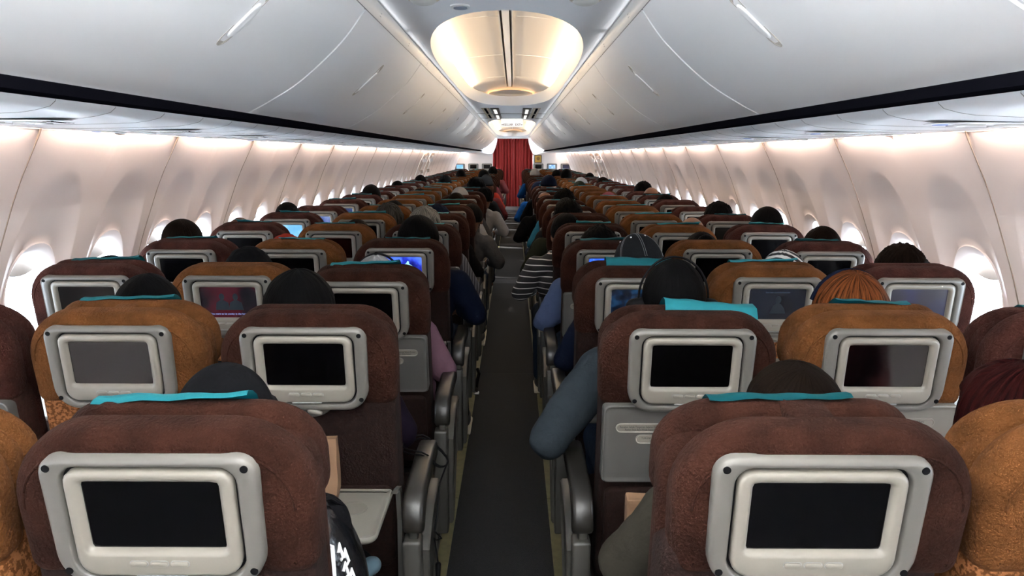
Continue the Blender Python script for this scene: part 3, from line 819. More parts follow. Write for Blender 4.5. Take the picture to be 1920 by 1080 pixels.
def monitor_meshes():
    out = {}
    b = bmesh.new()
    # outer frame with a hole
    rs = []
    for pts, y in ((FRO, .006), (FRO, -.006), (inset(FRO, .003), -.0105), (inset(FRO, .008), -.0125), (inset(INN, -.005), -.0125), (inset(INN, -.002), -.0105), (INN, .0)):
        rs.append([Vector((x, y, z)) for x, z in pts])
    rings(b, rs, True, False, False)
    out['frame'] = mesh_of(b, 'screen_surround', m_frame, True, 50)
    b = bmesh.new(); solid(b, inset(INN, -.0015), [(0, .006), (0, -.001)]); out['gap'] = mesh_of(b, 'surround_gap', m_dark, False)
    b = bmesh.new(); q = inset(INN, .0035); rs = []
    S2 = inset(SCR, -.010); S1 = inset(SCR, -.001)
    # resample rings to equal counts
    def resamp(pts, n=64):
        c = Vector((0, .6250)); out_ = []
        for k in range(n):
            a = 2*PI*k/n+.001; d = Vector((math.cos(a), math.sin(a))); best = None
            for i in range(len(pts)):
                p, r_ = Vector(pts[i]), Vector(pts[(i+1) % len(pts)]); e = r_-p
                den = d.x*e.y-d.y*e.x
                if abs(den) < 1e-12: continue
                w_ = p-c; t_ = (w_.x*e.y-w_.y*e.x)/den; u_ = (w_.x*d.y-w_.y*d.x)/den
                if t_ > 0 and -1e-6 <= u_ <= 1+1e-6: best = t_ if best is None else max(best, t_)
            out_.append((c.x+d.x*best, c.y+d.y*best))
        return out_
    def corners(pts, n=64): return resamp(pts, n)
    for pts, y in ((q, .0), (q, -.010), (inset(q, .002), -.0135), (inset(q, .006), -.015), (S2, -.015), (inset(SCR, -.006), -.0142), (S1, -.0085), (SCR, -.004)):
        rs.append([Vector((x, y, z)) for x, z in corners(pts, 120)])
    rings(b, rs, True, False, False)
    out['bezel'] = mesh_of(b, 'bezel', m_bezel, True, 40)
    b = bmesh.new(); solid(b, inset(SCR, -.004), [(0, .002), (0, -.0050)]); out['screen'] = mesh_of(b, 'screen', m_screen, False)
    b = bmesh.new(); solid(b, rrect(-.0125, .0125, -.0042, .0042, .004, .004, .004, .004, 4), [(0, .002), (.0002, -.0025), (.0012, -.0032)]); out['button'] = mesh_of(b, 'button', m_bezel, True, 40)
    b = bmesh.new(); solid(b, rrect(-.0135, .0135, -.0052, .0052, .005, .005, .005, .005, 4), [(0, .001), (0, -.0006)]); out['buttongap'] = mesh_of(b, 'button_outline', m_greyline, False)
    b = bmesh.new(); bmesh.ops.create_cone(b, segments=16, radius1=.0055, radius2=.0055, depth=.002, cap_ends=True, matrix=Matrix.Rotation(PI/2, 4, 'X')); out['screw'] = mesh_of(b, 'screw', m_dark, False)
    b = bmesh.new(); bbox_bev(b, -.036, .036, -.0162, -.012, .527, .530, .0012, 1); out['latch_slot'] = mesh_of(b, 'latch_slot', m_greyline, False)
    b = bmesh.new()
    pts = [(.055*math.cos(a), .505+.034*math.sin(a)) for a in [PI+PI*i/14 for i in range(15)]]
    solid(b, pts, [(0, .04), (0, .006), (.004, .003)])
    out['latch_plate'] = mesh_of(b, 'tray_latch', m_frame, True, 40)
    b = bmesh.new(); capsule(b, (.004, -.004, .494), (.028, -.008, .489), .008, .0055, 10); capsule(b, (.004, .010, .494), (.004, -.004, .494), .008, .008, 10)
    out['latch_knob'] = mesh_of(b, 'latch_knob', m_bezel, True)
    return out
MM = monitor_meshes()
def tray_mesh(m):
    b = bmesh.new()
    O = []
    o0 = rrect(-.203, .203, .292, .510, .018, .018, .020, .020, 5)
    solid(b, o0, [(0, .036), (0, .004), (.002, .0), (.005, -.001), (.008, .001), (.016, .0015)])
    return mesh_of(b, 'tray_table', m, True, 40)
def tray_down(m):
    b = bmesh.new()
    # horizontal, in seat coordinates
    pts = rrect(-.200, .200, -.205, .055, .03, .03, .012, .012, 6)
    M = Matrix(((1, 0, 0, 0), (0, 0, 1, 0), (0, -1, 0, .700), (0, 0, 0, 1)))
    rs = []
    for d, h in ((.004, -.014), (0, -.009), (0, -.002), (.003, .002), (.006, .002), (.009, 0), (.02, 0)):
        rs.append([Vector((x, y, .70+h)) for x, y in inset(pts, d)])
    rings(b, rs)
    # cup recess rim
    return mesh_of(b, 'tray_table', m, True, 40)
def tray_cup():
    b = bmesh.new(); rs = []
    for r, h in ((.036, .0004), (.034, .0022), (.031, .0012), (.026, .0006)):
        rs.append([Vector((.120+r*math.cos(2*PI*i/28), -.055+r*math.sin(2*PI*i/28), .70+h)) for i in range(28)])
    rings(b, rs, True, False, True); return mesh_of(b, 'cup_recess', mat('cup_recess_plastic', (.13, .12, .10), .45), True)
def tray_arm(s, down):
    b = bmesh.new()
    x = s*.208
    if down: bb = [(.10, .40), (.105, .60), (.085, .69), (.03, .705)]
    else: bb = [(.12, .36), (.11, .55), (.10, .66), (.09, .715)]
    rs = []
    for i, (y, z) in enumerate(bb):
        rs.append([Vector((x+dx, y+dy, z)) for dx, dy in ((-.006, -.014), (.006, -.014), (.006, .014), (-.006, .014))])
    rings(b, rs); return mesh_of(b, 'tray_arm', m_tray, False)
def pocket(m):
    b = bmesh.new(); pts = rrect(-.19, .19, .03, .27, .03, .03, .02, .02, 5)
    puffy(b, pts, .002, .030, .010, .19, .12, 0, .15, .008, 0, 3)
    return mesh_of(b, 'seat_pocket', m, True, 80)
def cushion(m):
    b = bmesh.new(); pts = rrect(-.204, .204, .20, .74, .04, .04, .07, .07, 6)
    rs = [[Vector((x, y, z)) for x, y in inset(pts, d)] for d, z in ((.03, .36), (.005, .375), (0, .40), (0, .44), (.012, .462), (.035, .472), (.09, .476))]
    rings(b, rs); return mesh_of(b, 'seat_cushion', m, True, 80)
def seatbase():
    b = bmesh.new(); box(b, -.22, .22, .12, .16, .30, .36); box(b, -.22, .22, .55, .59, .30, .36); box(b, -.2, .2, .16, .55, .33, .35)
    return mesh_of(b, 'seat_frame', m_armp, False)
def legm():
    b = bmesh.new(); tube(b, [(0, .14, .31), (0, .02, .02)], .016, 8); tube(b, [(0, .57, .31), (0, .50, .02)], .016, 8); tube(b, [(0, .02, .02), (0, .5, .02)], .012, 8)
    return mesh_of(b, 'leg', m_armp, True, 60)
def armrest_mesh():
    b = bmesh.new()
    prof = [(.400, .650), (.412, .668), (.410, .690), (.396, .702), (.30, .706), (.16, .702), (.09, .696), (.045, .682), (.020, .650), (.018, .610), (.022, .600), (.045, .588), (.072, .594), (.080, .615), (.10, .640), (.14, .656), (.30, .652)]
    rs = []
    def pinset(d): return inset(list(reversed(prof)), d)
    P = list(reversed(prof))
    # ensure ccw for inset
    A = sum(P[i][0]*P[(i+1) % len(P)][1]-P[(i+1) % len(P)][0]*P[i][1] for i in range(len(P)))
    if A < 0: P = list(reversed(P))
    for d, x in ((.008, -.026), (.002, -.022), (0, -.016), (0, .016), (.002, .022), (.008, .026)):
        rs.append([Vector((x, y, z)) for y, z in inset(P, d)])
    rings(b, rs); return mesh_of(b, 'armrest', m_arm, True, 50)
def armpost_mesh():
    b = bmesh.new(); bbox_bev(b, -.026, .020, .012, .070, .20, .580, .008, 3)
    bbox_bev(b, -.010, .012, .030, .055, .572, .605, .005, 2)
    return mesh_of(b, 'armrest_post', m_armp, True, 50)
def shroud_mesh(s):
    b = bmesh.new()
    P = [(.06, .535), (.13, .575), (.20, .60), (.36, .60), (.385, .585), (.38, .56), (.20, .36), (.13, .26), (.06, .22)]
    A = sum(P[i][0]*P[(i+1) % len(P)][1]-P[(i+1) % len(P)][0]*P[i][1] for i in range(len(P)))
    if A < 0: P = list(reversed(P))
    rs = [[Vector((s*x, y, z)) for y, z in inset(P, d)] for d, x in ((0, .006), (0, .030), (.005, .036), (.012, .030), (.03, .030))]
    rings(b, rs); return mesh_of(b, 'side_shroud', m_armp, True, 40)
FAB = {'a': (m_brown, m_brown_w), 'm': (m_orange, m_orange_w), 'w': (m_maroon, m_maroon_w)}
SM = {}
for c_, (mf, mw) in FAB.items():
    SM[c_] = dict(cap=capm(mf, c_), seam=capseam(mf), low=lowback(mw), pad=frontpad(mf), head=headrest(mf), pocket=pocket(mw), cush=cushion(mw))
COV = [covermesh(.215, .004, .002, .004), covermesh(.20, .006, .0, -.006), covermesh(.235, .010, .004, .012), covermesh(.19, .003, .004, -.012), covermesh(.23, .024, .006, -.012)]
TRG, TRC, TDN, CUP = tray_mesh(m_tray), tray_mesh(m_trayc), tray_down(m_trayc), tray_cup()
TA = {(s, d): tray_arm(s, d) for s in (-1, 1) for d in (0, 1)}
BASE, LEG, ARM, POST = seatbase(), legm(), armrest_mesh(), armpost_mesh()
SHR = {s: shroud_mesh(s) for s in (-1, 1)}
# tray labels
def plate_mesh(w_):
    b = bmesh.new(); solid(b, rrect(-w_, w_, -.0125, .0125, .012, .012, .012, .012, 6), [(0, .003), (0, -.001), (.0015, -.0018), (.003, -.0004)])
    return mesh_of(b, 'instruction_plate', m_bezel, True, 40)
PLT = plate_mesh(.059)
# which seats: recline (deg), cover index, headrest lift, tray state, screen
# key (side, col, row)
REC = {('L', 'a', 3): 4.5, ('R', 'a', 3): 1.0, ('L', 'a', 5): 0}
TRAY = {}     # 's' stowed grey, 'c' stowed cream, 'd' deployed, None hidden
for r in range(1, NROW+1):
    for sd in 'LR':
        for c_ in 'amw': TRAY[(sd, c_, r)] = 'd' if (r*7+ord(c_)*3+ord(sd)) % 3 else 's'
TRAY.update({('L', 'a', 2): 'd', ('L', 'm', 2): None, ('R', 'a', 2): 's', ('R', 'm', 2): 'c', ('L', 'm', 3): None, ('L', 'a', 3): 's', ('L', 'a', 4): 'd', ('R', 'a', 3): 'd', ('R', 'a', 4): 's', ('R', 'm', 3): 'd', ('R', 'w', 2): 'c',
             ('L', 'a', 5): 's', ('R', 'a', 5): 'd', ('R', 'a', 6): 's', ('L', 'a', 1): 'd', ('R', 'a', 1): 'd', ('L', 'm', 1): None, ('R', 'm', 1): None, ('L', 'a', 8): 's'})
COVER = {('R', 'a', 2): (4, 8), ('L', 'm', 1): None, ('R', 'm', 1): None, ('L', 'a', 1): (2, -2), ('R', 'a', 1): (0, 0), ('R', 'm', 2): (3, 2), ('L', 'm', 2): (2, 1),
         ('R', 'm', 4): None, ('L', 'm', 5): (0, 0), ('R', 'a', 3): (4, -2)}
LIFT = {('L', 'm', 2): .012, ('R', 'a', 3): .012, ('L', 'a', 1): .006, ('R', 'a', 1): .010, ('R', 'a', 2): .004}
HX = {('R', 'a', 3): -.012}
SCRM = {
    ('L', 'a', 4): (screen_mat('screen_blue_ballet', (.0, .0, .06), (.01, .02, .30), (.05, .12, .75), 1.3, 13, 2), 'showing a blue picture with two pale figures'),
    ('R', 'a', 4): (screen_mat('screen_flight_map', (.015, .06, .42), (.02, .09, .55), (.10, .22, .75), 1.2, 24, 5), 'showing a blue flight map'),
    ('R', 'a', 3): (screen_mat('screen_dim_blue', (.0, .002, .007), (.002, .01, .03), (.01, .05, .12), .5, 30, 1), 'showing a dim blue picture'),
    ('R', 'm', 3): (screen_mat('screen_dark_statue', (.001, .0015, .003), (.002, .003, .007), (.004, .007, .015), .6, 12, 3), 'showing a dark film scene with a pale bust'),
    ('L', 'm', 3): (screen_mat('screen_dark_film', (.001, .001, .002), (.004, .0015, .003), (.05, .003, .008), .6, 9, 8), 'showing a dark film with subtitles'),
    ('R', 'w', 3): (screen_mat('screen_violet', (.02, .018, .03), (.02, .02, .05), (.01, .012, .07), .7, 10, 4), 'showing a dim violet picture'),
    ('L', 'w', 6): (screen_mat('screen_sky_blue', (.08, .25, .5), (.12, .33, .6), (.25, .45, .7), 1.2, 7, 6), 'showing a bright sky-blue picture'),
    ('L', 'w', 7): (screen_mat('screen_navy', (.01, .02, .10), (.03, .06, .22), (.15, .2, .4), .9, 12, 7), 'showing a navy picture'),
    ('L', 'm', 7): (screen_mat('screen_light_blue', (.1, .25, .6), (.2, .4, .8), (.5, .6, .8), 1., 22, 9), 'showing a light blue picture'),
    ('L', 'w', 8): (screen_mat('screen_slate', (.02, .03, .08), (.03, .05, .14), (.1, .14, .25), .8, 12, 10), 'showing a slate blue picture'),
}
NAMEC = {'a': ('dark brown', 'aisle'), 'm': ('caramel', 'middle'), 'w': ('maroon-brown', 'window')}
SEATS = {}
def seat_tf(sd, c_, r):
    s = -1 if sd == 'L' else 1
    return s, Vector((s*COLX[c_], ROW0+PITCHY*(r-1), 0))
rnd = random.Random(5)
def lp(name, me, parent, tilt, m=None, dz=0, dx=0, dy=0, rz=0):
    o = link(name, me, parent, (dx, PIV.y, PIV.z), (tilt, 0, 0), m)
    if dz or dy:
        o.location = Vector((dx, PIV.y, PIV.z)) + Matrix.Rotation(tilt, 3, 'X') @ Vector((0, dy, dz))
    return o
def make_seat(sd, c_, r):
    s, loc = seat_tf(sd, c_, r)
    key = (sd, c_, r)
    near = r <= 7
    tilt = TILT+math.radians(REC.get(key, rnd.choice([-.3, 0, 0, .3, .5]) if r < 4 else rnd.choice([-.5, 0, 0, .6, 1.2, 2.0])))
    mats = SM[c_]
    root = thing('airline_seat', 'x', 'seat', loc, '%s airline seats in the %s column %s of the aisle' % (NAMEC[c_][0], NAMEC[c_][1], 'left' if sd == 'L' else 'right'))
    lab = '%s %s seat %s of the aisle, %s row from the camera' % (NAMEC[c_][0], NAMEC[c_][1], 'left' if sd == 'L' else 'right', ORD[r-1])
    root['label'] = lab
    SEATS[key] = root
    cap = lp('back_cover', mats['cap'], root, tilt, dx={('R', 'a', 1): .020}.get(key, 0))
    if near: lp('piping', mats['seam'], cap, 0).matrix_basis = Matrix()
    low = lp('backrest', mats['low'], root, tilt)
    if r <= 12: lp('back_cushion', mats['pad'], root, tilt)
    lift = LIFT.get(key, rnd.choice([0, .002, .004, .008, .0]))
    hd = lp('headrest', mats['head'], root, tilt, dz=lift, dx=HX.get(key, rnd.uniform(-.004, .004)))
    cv = COVER.get(key, (rnd.randrange(4), rnd.uniform(-3, 3)) if rnd.random() < (.92 if r < 7 else .7) else None)
    if cv:
        o = link('headrest_paper', COV[cv[0]], hd, (rnd.uniform(-.03, .03) if key not in COVER else {4: .03, 2: -.01, 3: .0, 0: -.02}.get(cv[0], 0), 0, 0), (0, math.radians(cv[1]*.35), 0))
    mon = lp('screen_surround', MM['frame'], root, tilt, dz=-.009)
    sc_ = None
    link('surround_gap', MM['gap'], mon)
    link('bezel', MM['bezel'], mon)
    sm_ = SCRM.get(key)
    scn = link('screen', MM['screen'], mon)
    if sm_:
        scn.material_slots[0].link = 'OBJECT'; scn.material_slots[0].material = sm_[0]; scn['label'] = 'screen '+sm_[1]
        root['label'] = lab.replace(' of the aisle', ' of the aisle').replace(' from the camera', ' from the camera')
    if near:
        for i in (-1, 0, 1):
            link('button_outline', MM['buttongap'], mon, (i*.029-.0, -.0148, .5505)); link('button', MM['button'], mon, (i*.029, -.0148, .5505))
        for x, z in ((-.134, .702), (.134, .702), (-.131, .536), (.131, .536)): link('screw', MM['screw'], mon, (x, -.0125, z))
        link('latch_slot', MM['latch_slot'], mon)
        lt = lp('tray_latch', MM['latch_plate'], root, tilt); 
        if TRAY[key] in ('d', None): link('latch_knob', MM['latch_knob'], lt)
    tr = TRAY[key]
    if tr in ('s', 'c'):
        to = lp('tray_table', TRG if tr == 's' else TRC, root, tilt)
        if r <= 4:
            for px_, pz, tx in ((-.112, .447, 'Kenakan Sabuk Pengaman Selama Duduk\nFasten Seat Belt While Seated'), (-.062, .416, 'TURUNKAN SANDARAN KEPALA\nSTOW HEADREST'), (.085, .462, 'Pelampung Di Bawah Kursi\nLife Vest Under Your Seat')):
                if c_ == 'a' and px_ > 0: continue
                if c_ == 'm' and px_ < 0: continue
                pl = link('instruction_plate', PLT, to, (px_ if sd == 'R' else -px_ if c_ == 'a' else px_, .0005, pz))
                text('lettering', tx, .0075, m_print, pl, (0, -.0016, .0), ext=.0001, sx=.8)
    elif tr == 'd' and r <= 8:
        to = link('tray_table', TDN, root, (0, 0, 0))
        link('cup_recess', CUP, to)
        for ss in (-1, 1): link('tray_arm', TA[(ss, 1)], root)
    if r <= 8: lp('seat_pocket', mats['pocket'], root, tilt)
    if r <= 10: link('seat_cushion', mats['cush'], root)
    link('seat_frame', BASE, root); link('leg', LEG, root, (0, 0, 0))
    # armrests: each seat carries the one towards the aisle; the aisle seat's has the post and shroud
    if r <= 8 or c_ == 'a':
        ar = link('armrest', ARM, root, (-s*(.250 if c_ == 'a' else .2325), 0, 0))
        if c_ == 'a':
            link('armrest_post', POST, ar); link('side_shroud', SHR[-s], ar)
    return root
for r in range(1, NROW+1):
    for sd in 'LR':
        for c_ in 'amw':
            if r == 1 and c_ == 'w': continue
            make_seat(sd, c_, r)
# strap joining headrest and back cover on the nearest right seat
b = bmesh.new(); bbox_bev(b, -.034, .034, .055, .125, .700, .733, .008, 3)
lp('headrest_strap', mesh_of(b, 'headrest_strap', m_brown, True), SEATS[('R', 'a', 1)], TILT, dx=.006)
b = bmesh.new(); bbox_bev(b, -.030, .030, .060, .125, .700, .726, .008, 3)
lp('headrest_strap', mesh_of(b, 'headrest_strap', m_orange, True), SEATS[('L', 'm', 2)], TILT, dx=.006)
# pictures on lit screens
def flat(parent, pts, m, name, y=-.0056):
    b = bmesh.new(); rings(b, [[Vector((x, y, z)) for x, z in pts], [Vector((x, y-.0003, z)) for x, z in pts]])
    return obj(name, b, m, parent, smooth=False)
def blob(cx, cz, rx, rz, n=20, a=0): return [(cx+rx*math.cos(t)*math.cos(a)-rz*math.sin(t)*math.sin(a), cz+rx*math.cos(t)*math.sin(a)+rz*math.sin(t)*math.cos(a)) for t in [2*PI*i/n for i in range(n)]]
def screen_of(key):
    for c in SEATS[key].children:
        if c.name.startswith('screen_surround'):
            for d in c.children:
                if d.name.startswith('screen'): return c
def em(name, col, st=1.): return mat(name, (.01, .01, .01), .4, emit=col, estr=st*.16)
e_pale = em('picture_pale_cyan', (.35, .72, .95), 1.1); e_pink = em('picture_pink', (.6, .45, .8), 1.); e_land = em('picture_map_land', (.55, .70, .95), .9); e_dim = em('picture_dim_blue', (.006, .012, .02), .7)
e_txt = em('picture_text', (.25, .35, .75), 1.); e_sil = em('picture_silhouette', (.002, .002, .004), .2); e_txd = em('picture_text_dim', (.06, .09, .14), 1.); e_bl = em('picture_bar_blue', (.03, .12, .75), 1.2)
P = screen_of(('L', 'a', 4))
flat(P, [(.000, .571), (.004, .598), (-.003, .62), (.010, .643), (.028, .651), (.033, .662), (.040, .660), (.041, .649), (.055, .640), (.075, .612), (.085, .603), (.072, .605), (.052, .622), (.046, .606), (.047, .571)], e_pale, 'picture_dancer')
flat(P, [(-.058, .60), (-.05, .625), (-.045, .640), (-.040, .652), (-.034, .650), (-.032, .638), (-.015, .633), (.000, .640), (-.012, .625), (-.028, .618), (-.03, .598)], e_pale, 'picture_dancer')
flat(P, blob(.030, .640, .010, .006), e_pink, 'picture_dress', -.0062)
P = screen_of(('R', 'a', 4))
flat(P, [(-.0945, .571), (-.078, .571), (-.078, .679), (-.0945, .679)], e_bl, 'picture_side_bar')
for pts in ([(-.068, .652), (-.058, .664), (-.04, .660), (-.022, .663), (-.030, .650), (-.040, .642), (-.046, .630), (-.055, .636)], [(-.036, .622), (-.026, .618), (-.024, .606), (-.032, .590), (-.038, .606)],
            [(-.004, .655), (.020, .664), (.060, .662), (.082, .652), (.062, .640), (.045, .628), (.034, .640), (.018, .636), (.006, .645)], [(-.006, .632), (.012, .632), (.022, .614), (.012, .592), (.004, .606), (-.006, .618)], [(.062, .606), (.078, .608), (.080, .594), (.066, .592)]):
    flat(P, pts, e_land, 'picture_map_land')
P = screen_of(('L', 'm', 3))
for x in (-.022, .024):
    flat(P, blob(x, .645, .009, .012), e_dim, 'picture_head'); flat(P, [(x-.024, .598), (x-.020, .624), (x-.006, .633), (x+.006, .633), (x+.020, .624), (x+.024, .598)], e_dim, 'picture_shoulders')
text('subtitle', 'You want to be cranky in the house?', .0088, e_txt, P, (0, -.0058, .584), ext=.0001)
P = screen_of(('R', 'm', 3))
flat(P, blob(.004, .640, .010, .014), e_dim, 'picture_bust'); flat(P, [(-.022, .592), (-.012, .620), (.0, .628), (.014, .626), (.026, .61), (.032, .592)], e_dim, 'picture_bust_shoulders')
text('subtitle', 'Iron man, Lord Commander', .0072, e_txd, P, (0, -.0058, .667), ext=.0001)
P = screen_of(('L', 'w', 6))
e_skin = em('picture_hand', (.45, .2, .15), .8)
flat(P, [(-.03, .571), (-.034, .600), (-.026, .612), (-.022, .594), (-.016, .618), (-.008, .618), (-.006, .594), (.002, .610), (.008, .606), (.006, .571)], e_skin, 'picture_hand')
# screens on the front partitions
for px_, sm_, txt in ((862, 'screen_sky_blue', 'bright blue picture'), (887.5, None, ''), (913, None, ''), (1009.5, None, ''), (1035, 'screen_light_blue', 'blue and white picture'), (1061, 'screen_violet', 'dim picture')):
    v = at(px_, 313, YF-.05)
    side = 'left' if px_ < 960 else 'right'
    pos = {862: 'outermost', 887.5: 'middle', 913: 'innermost', 1009.5: 'innermost', 1035: 'middle', 1061: 'outermost'}[px_]
    t_ = thing('wall_screen', '%s of three screens set into the %s front partition, %s' % (pos, side, txt if txt else 'dark'), 'screen', (v.x, YF-.05, v.z-.62), 'screens on the front partitions')
    link('screen_surround', MM['frame'], t_, (0, 0, 0)); link('bezel', MM['bezel'], t_)
    o = link('screen', MM['screen'], t_)
    if sm_: o.material_slots[0].link = 'OBJECT'; o.material_slots[0].material = MATS[sm_]
# ------------------------------------------------------------------ people
HC = Vector((0, .335, 1.105))       # head centre in seat coordinates
def head_parts(b, c, ears=True):
    c = Vector(c)
    ellipsoid(b, c+Vector((0, -.005, .018)), (.076, .094, .096), 4)
    ellipsoid(b, c+Vector((0, .022, -.045)), (.060, .066, .072), 3)
    capsule(b, c+Vector((0, .055, -.085)), c+Vector((0, .064, -.092)), .028, .022)
    capsule(b, c+Vector((0, .082, .008)), c+Vector((0, .104, -.030)), .009, .014, 8)
    capsule(b, c+Vector((-.03, .076, .022)), c+Vector((.03, .076, .022)), .014, .014, 8)
    capsule(b, c+Vector((-.018, .080, -.058)), c+Vector((.018, .080, -.058)), .009, .009, 8)
    if ears:
        for s in (-1, 1):
            ellipsoid(b, c+Vector((s*.080, -.006, -.012)), (.010, .019, .031), 3)
def hand(b, wr, d, s):
    wr = Vector(wr); d = Vector(d).normalized(); side = d.cross(Vector((0, 0, 1))).normalized(); up = side.cross(d)
    ellipsoid(b, wr+d*.045, (.036, .036, .017), 3, d.to_track_quat('Y', 'Z'))
    capsule(b, wr, wr+d*.05, .024, .026)
    for i, (o, L) in enumerate(((-.031, .064), (-.0105, .075), (.0105, .070), (.031, .055))):
        p0 = wr+d*.075+side*o; p1 = p0+d*L*.45-up*.006+side*o*.1; p2 = p1+d*L*.3-up*.018; p3 = p2+d*L*.18-up*.02
        capsule(b, p0-d*.02, p1, .0095, .0088, 8); capsule(b, p1, p2, .0088, .008, 8); capsule(b, p2, p3, .008, .0068, 8)
    t0 = wr+d*.025-side*s*.028; t1 = t0+d*.035-side*s*.025-up*.006; t2 = t1+d*.03-side*s*.004-up*.008
    capsule(b, t0, t1, .012, .0105, 8); capsule(b, t1, t2, .0105, .0085, 8)
POSES = {}
def figure(key, hd, el, wl_, er, wr_, sh=.175, grow=1., lean=0.):
    """returns body, shirt, trousers, shoe meshes; hd = head centre, el/er elbows, wl/wr wrists"""
    hd = Vector(hd); nb = hd+Vector((-lean*.05, .0, -.115)); chest = Vector((nb.x*.55, .385, .82)); sl = Vector((nb.x*.8-sh, .37, nb.z-.085)); sr = Vector((nb.x*.8+sh, .37, nb.z-.085))
    pel = Vector((0, .43, .56)); 
    def torso(b, g):
        ellipsoid(b, pel, (.155*grow+g, .115+g, .10+g), 3)
        ellipsoid(b, (pel+chest)/2, (.140*grow+g, .100+g, .15+g), 3)
        ellipsoid(b, chest, (.158*grow+g, .098+g, .15+g), 3)
        capsule(b, sl, sr, .052+g, .052+g)
        capsule(b, (nb+sl)/2+Vector((0, 0, -.005)), (nb+sr)/2+Vector((0, 0, -.005)), .045+g, .045+g)
    def arm(b, S, E, W, g, cuff=False):
        capsule(b, S, E, .047+g*1.5, .038+g*1.5); capsule(b, E, (E*.08+W*.92) if cuff else W, .038+g*1.4, .026+g)
    b = bmesh.new(); head_parts(b, hd); capsule(b, hd+Vector((0, -.01, -.05)), nb+Vector((0, -.01, -.03)), .052, .056)
    torso(b, 0)
    for s, S, E, W in ((-1, sl, Vector(el), Vector(wl_)), (1, sr, Vector(er), Vector(wr_))):
        arm(b, S, E, W, 0); hand(b, W, (W-E).normalized()*.6+Vector((-s*.25, .5, 0)), s)
    for s in (-1, 1):
        capsule(b, (s*.085, .43, .55), (s*.12, .83, .54), .080, .055); capsule(b, (s*.12, .83, .54), (s*.12, .80, .11), .054, .036); capsule(b, (s*.12, .80, .07), (s*.125, .95, .045), .036, .028)
    body = remesh(b, .0075, 2, 'body')
    b = bmesh.new(); torso(b, .014)
    for S, E, W in ((sl, Vector(el), Vector(wl_)), (sr, Vector(er), Vector(wr_))): arm(b, S, E, W, .014, True)
    # folds
    bmesh.ops.recalc_face_normals(b, faces=b.faces)
    shirt = remesh(b, .011, 3, 'shirt')
    for v in shirt.vertices:
        n = noise.noise(v.co*11); n2 = noise.noise(v.co*28)
        v.co += v.normal*(n*.009+n2*.003)
    b = bmesh.new(); ellipsoid(b, pel+Vector((0, 0, -.01)), (.165*grow, .125, .095), 3)
    for s in (-1, 1):
        capsule(b, (s*.085, .43, .55), (s*.12, .83, .54), .094, .070); capsule(b, (s*.12, .83, .54), (s*.12, .80, .13), .068, .055)
    tro = remesh(b, .013, 3, 'trousers')
    for v in tro.vertices: v.co += v.normal*noise.noise(v.co*14)*.007
    b = bmesh.new()
    for s in (-1, 1):
        pass
    POSES[key] = (body, shirt, tro, hd)
b = bmesh.new(); capsule(b, (0, .80, .075), (0, .96, .05), .050, .040); shoe_me = remesh(b, .009, 2, 'shoe'); shoe_me.materials[0] = m_shoe
for v in shoe_me.vertices: v.co.z = max(v.co.z, .018)
b = bmesh.new(); bbox_bev(b, -.048, .048, .745, 1.005, .0, .026, .010, 3); sole_me = mesh_of(b, 'sole', m_sole, True, 50)
figure('rest', HC, (-.225, .39, .75), (-.13, .62, .70), (.225, .39, .75), (.13, .62, .70))
figure('outL', HC, (-.262, .37, .755), (-.19, .60, .73), (.225, .39, .75), (.13, .62, .70))       # elbow out to -x
figure('outR', HC, (-.225, .39, .75), (-.13, .62, .70), (.262, .37, .755), (.19, .60, .73))
figure('narrow', HC, (-.20, .44, .72), (-.10, .62, .66), (.185, .44, .70), (.09, .62, .66), sh=.155)
figure('leanR', HC+Vector((.07, .0, -.02)), (-.20, .39, .74), (-.13, .62, .70), (.285, .38, .73), (.21, .60, .70), lean=1)
figure('bigL', HC+Vector((0, 0, .0)), (-.335, .30, .735), (-.235, .56, .765), (.225, .39, .75), (.13, .62, .70), sh=.19, grow=1.12)
figure('jacket', HC, (-.285, .43, .775), (-.19, .66, .76), (.225, .39, .75), (.13, .62, .70), sh=.205, grow=1.2)
def reset_first(me): pass
